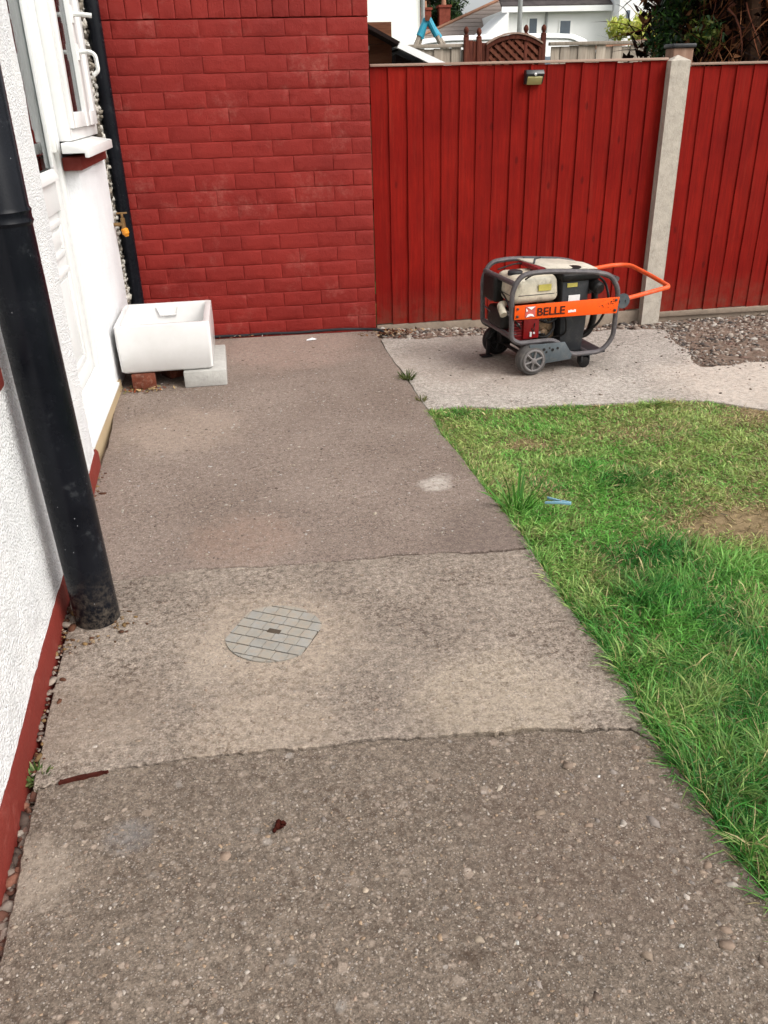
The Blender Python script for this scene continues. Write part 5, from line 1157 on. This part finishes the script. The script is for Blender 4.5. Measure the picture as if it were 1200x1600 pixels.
# trees and shrubs
def tree(name, label, x, y, base, cl, rad, n, size, cols, trunk=.1, flat=.9, group=None):
    o = thing(name, label, 'tree' if 'tree' in name else 'shrub', (x, y, -.16), 0, group)
    top = max(c_[2] for c_ in cl); m = MB(); m.tube([(0, 0, 0), (.02, .02, top*.5), (.0, .0, top*.85)], [trunk, trunk*.8, trunk*.3], 8)
    for c_ in cl[:6]: m.tube([(0, 0, top*.35), (c_[0]*.5, c_[1]*.5, top*.35+(c_[2]-top*.35)*.6), (c_[0], c_[1], c_[2])], [trunk*.5, trunk*.35, trunk*.1], 6)
    m.build('trunk', M_BARK, o); leaves('crown', cl, rad, n, size, cols, o, flat=flat); return o
def clumps(n, sx, sy, z0, z1, seed):
    r_ = random.Random(seed); return [(r_.uniform(-sx, sx), r_.uniform(-sy, sy), r_.uniform(z0, z1)) for _ in range(n)]
GD = [S(44, 74, 36, .8), S(60, 92, 44, .8), S(36, 58, 34, .8), S(84, 110, 56, .8)]
GY = [S(184, 190, 88, 1.5), S(204, 206, 116, 1.5), S(164, 178, 78, 1.4)]
for k, (x, y, w, h) in enumerate(((10.2, 50, 1.8, 8.0), (14.6, 55, 2.2, 8.5), (13.0, 47.5, 1.3, 7.2))):
    c_ = clumps(16, w, w, 2.6, h, 70+k); tree('background_tree', ['dark green tree between the two chimneys and the cream house', 'tall tree rising behind the white house roof', 'mid green tree behind the brown roof'][k], x, y, 0, c_, [w*.5]*16, 9000, .22, GD[k:]+GD[:k], .18, group='trees behind the far houses')
c_ = clumps(30, .52, .4, .9, 2.42, 81); tree('yellow_green_shrub', 'yellow green shrub in front of the grey roof', 8.85, 17.2, 0, c_, [.24]*30, 12000, .10, GY, .05)
c_ = [(-.45, 0, 1.9), (-.3, .1, 2.2), (-.35, -.1, 1.6), (-.5, .1, 1.5), (-.25, 0, 2.5), (-.05, .2, 2.7), (-.3, .1, 2.0)]
# conifer: brown dead inside, green tips towards the left and the far right
cf_ = thing('conifer_tree', 'large conifer with a dark brown twiggy interior behind the fence at right', 'tree', (4.30, 6.4, -.16))
m = MB()
for k in range(7):
    a_ = k*.9; m.tube([(math.cos(a_)*.06, math.sin(a_)*.06, 0), (.2*math.cos(a_)+.05, .2*math.sin(a_), 1.2), (.55*math.cos(a_), .4*math.sin(a_), 3.0), (.7*math.cos(a_), .5*math.sin(a_), 4.6)], [.07, .06, .04, .015], 8)
m.build('trunk', M_BARK, cf_)
nt = 6500; P = np.stack([np.clip(RNG.normal(0, .42, nt), -.62, 1.0), RNG.normal(.15, .35, nt), .9+RNG.random(nt)*3.4], 1); rad_ = np.hypot(P[:, 0], P[:, 1])
d = np.stack([P[:, 0]*.25+RNG.normal(0, .32, nt), P[:, 1]*.6-.25+RNG.normal(0, .4, nt), RNG.normal(.35, .55, nt)], 1)
palb = np.array([S(124, 74, 50, 1.2)[:3], S(92, 52, 38, 1.2)[:3], S(54, 34, 26, .8)[:3], S(156, 106, 72, 1.2)[:3], S(40, 26, 22, .8)[:3]])
V, F, C = ribbons(P, d, 0.18+.34*RNG.random(nt), .006+.007*RNG.random(nt), RNG.normal(0, .3, (nt, 3))+np.array([0, 0, -.5]), palb[RNG.integers(0, 5, nt)]*(.7+.5*RNG.random((nt, 1))), 4)
tris('twig', V, F, M_TWIG, cf_, C, kind='stuff')
nd = 42000; P = np.stack([np.clip(RNG.normal(.10, .45, nd), -.70, 1.2), RNG.normal(.35, .2, nd), .8+RNG.random(nd)*3.6], 1)
V, F, C = ribbons(P, RNG.normal(0, 1, (nd, 3)), .05+.06*RNG.random(nd), .03+.02*RNG.random(nd), RNG.normal(0, .3, (nd, 3)), palb[RNG.integers(1, 5, nd)]*.6, 2)
tris('dead_foliage', V, F, M_TWIG, cf_, C, kind='stuff')
gc = [(-.80, .1, 1.62), (-.78, .1, 1.78), (-.76, .0, 1.95), (-.72, .1, 1.55), (-.66, .1, 1.85), (-.70, .0, 2.15), (-.55, -.05, 2.4), (-.45, -.1, 2.7), (-.78, .2, 1.3), (-.6, -.1, 1.65), (-.25, -.25, 2.6), (.95, -.1, 1.55), (.98, -.1, 2.0), (1.0, 0, 2.4), (.3, .0, 3.6), (-.3, 0, 3.5), (0, .1, 4.3), (.7, .1, 3.2)]
leaves('crown', gc, [.14, .14, .16, .16, .14, .2, .2, .22, .2, .14, .12, .2, .15, .25, .5, .5, .5, .5], 22000, .05, [S(52, 88, 40, .8), S(70, 108, 46, .8), S(36, 62, 32, .8), S(120, 132, 58, .8)], cf_, aspect=.35)
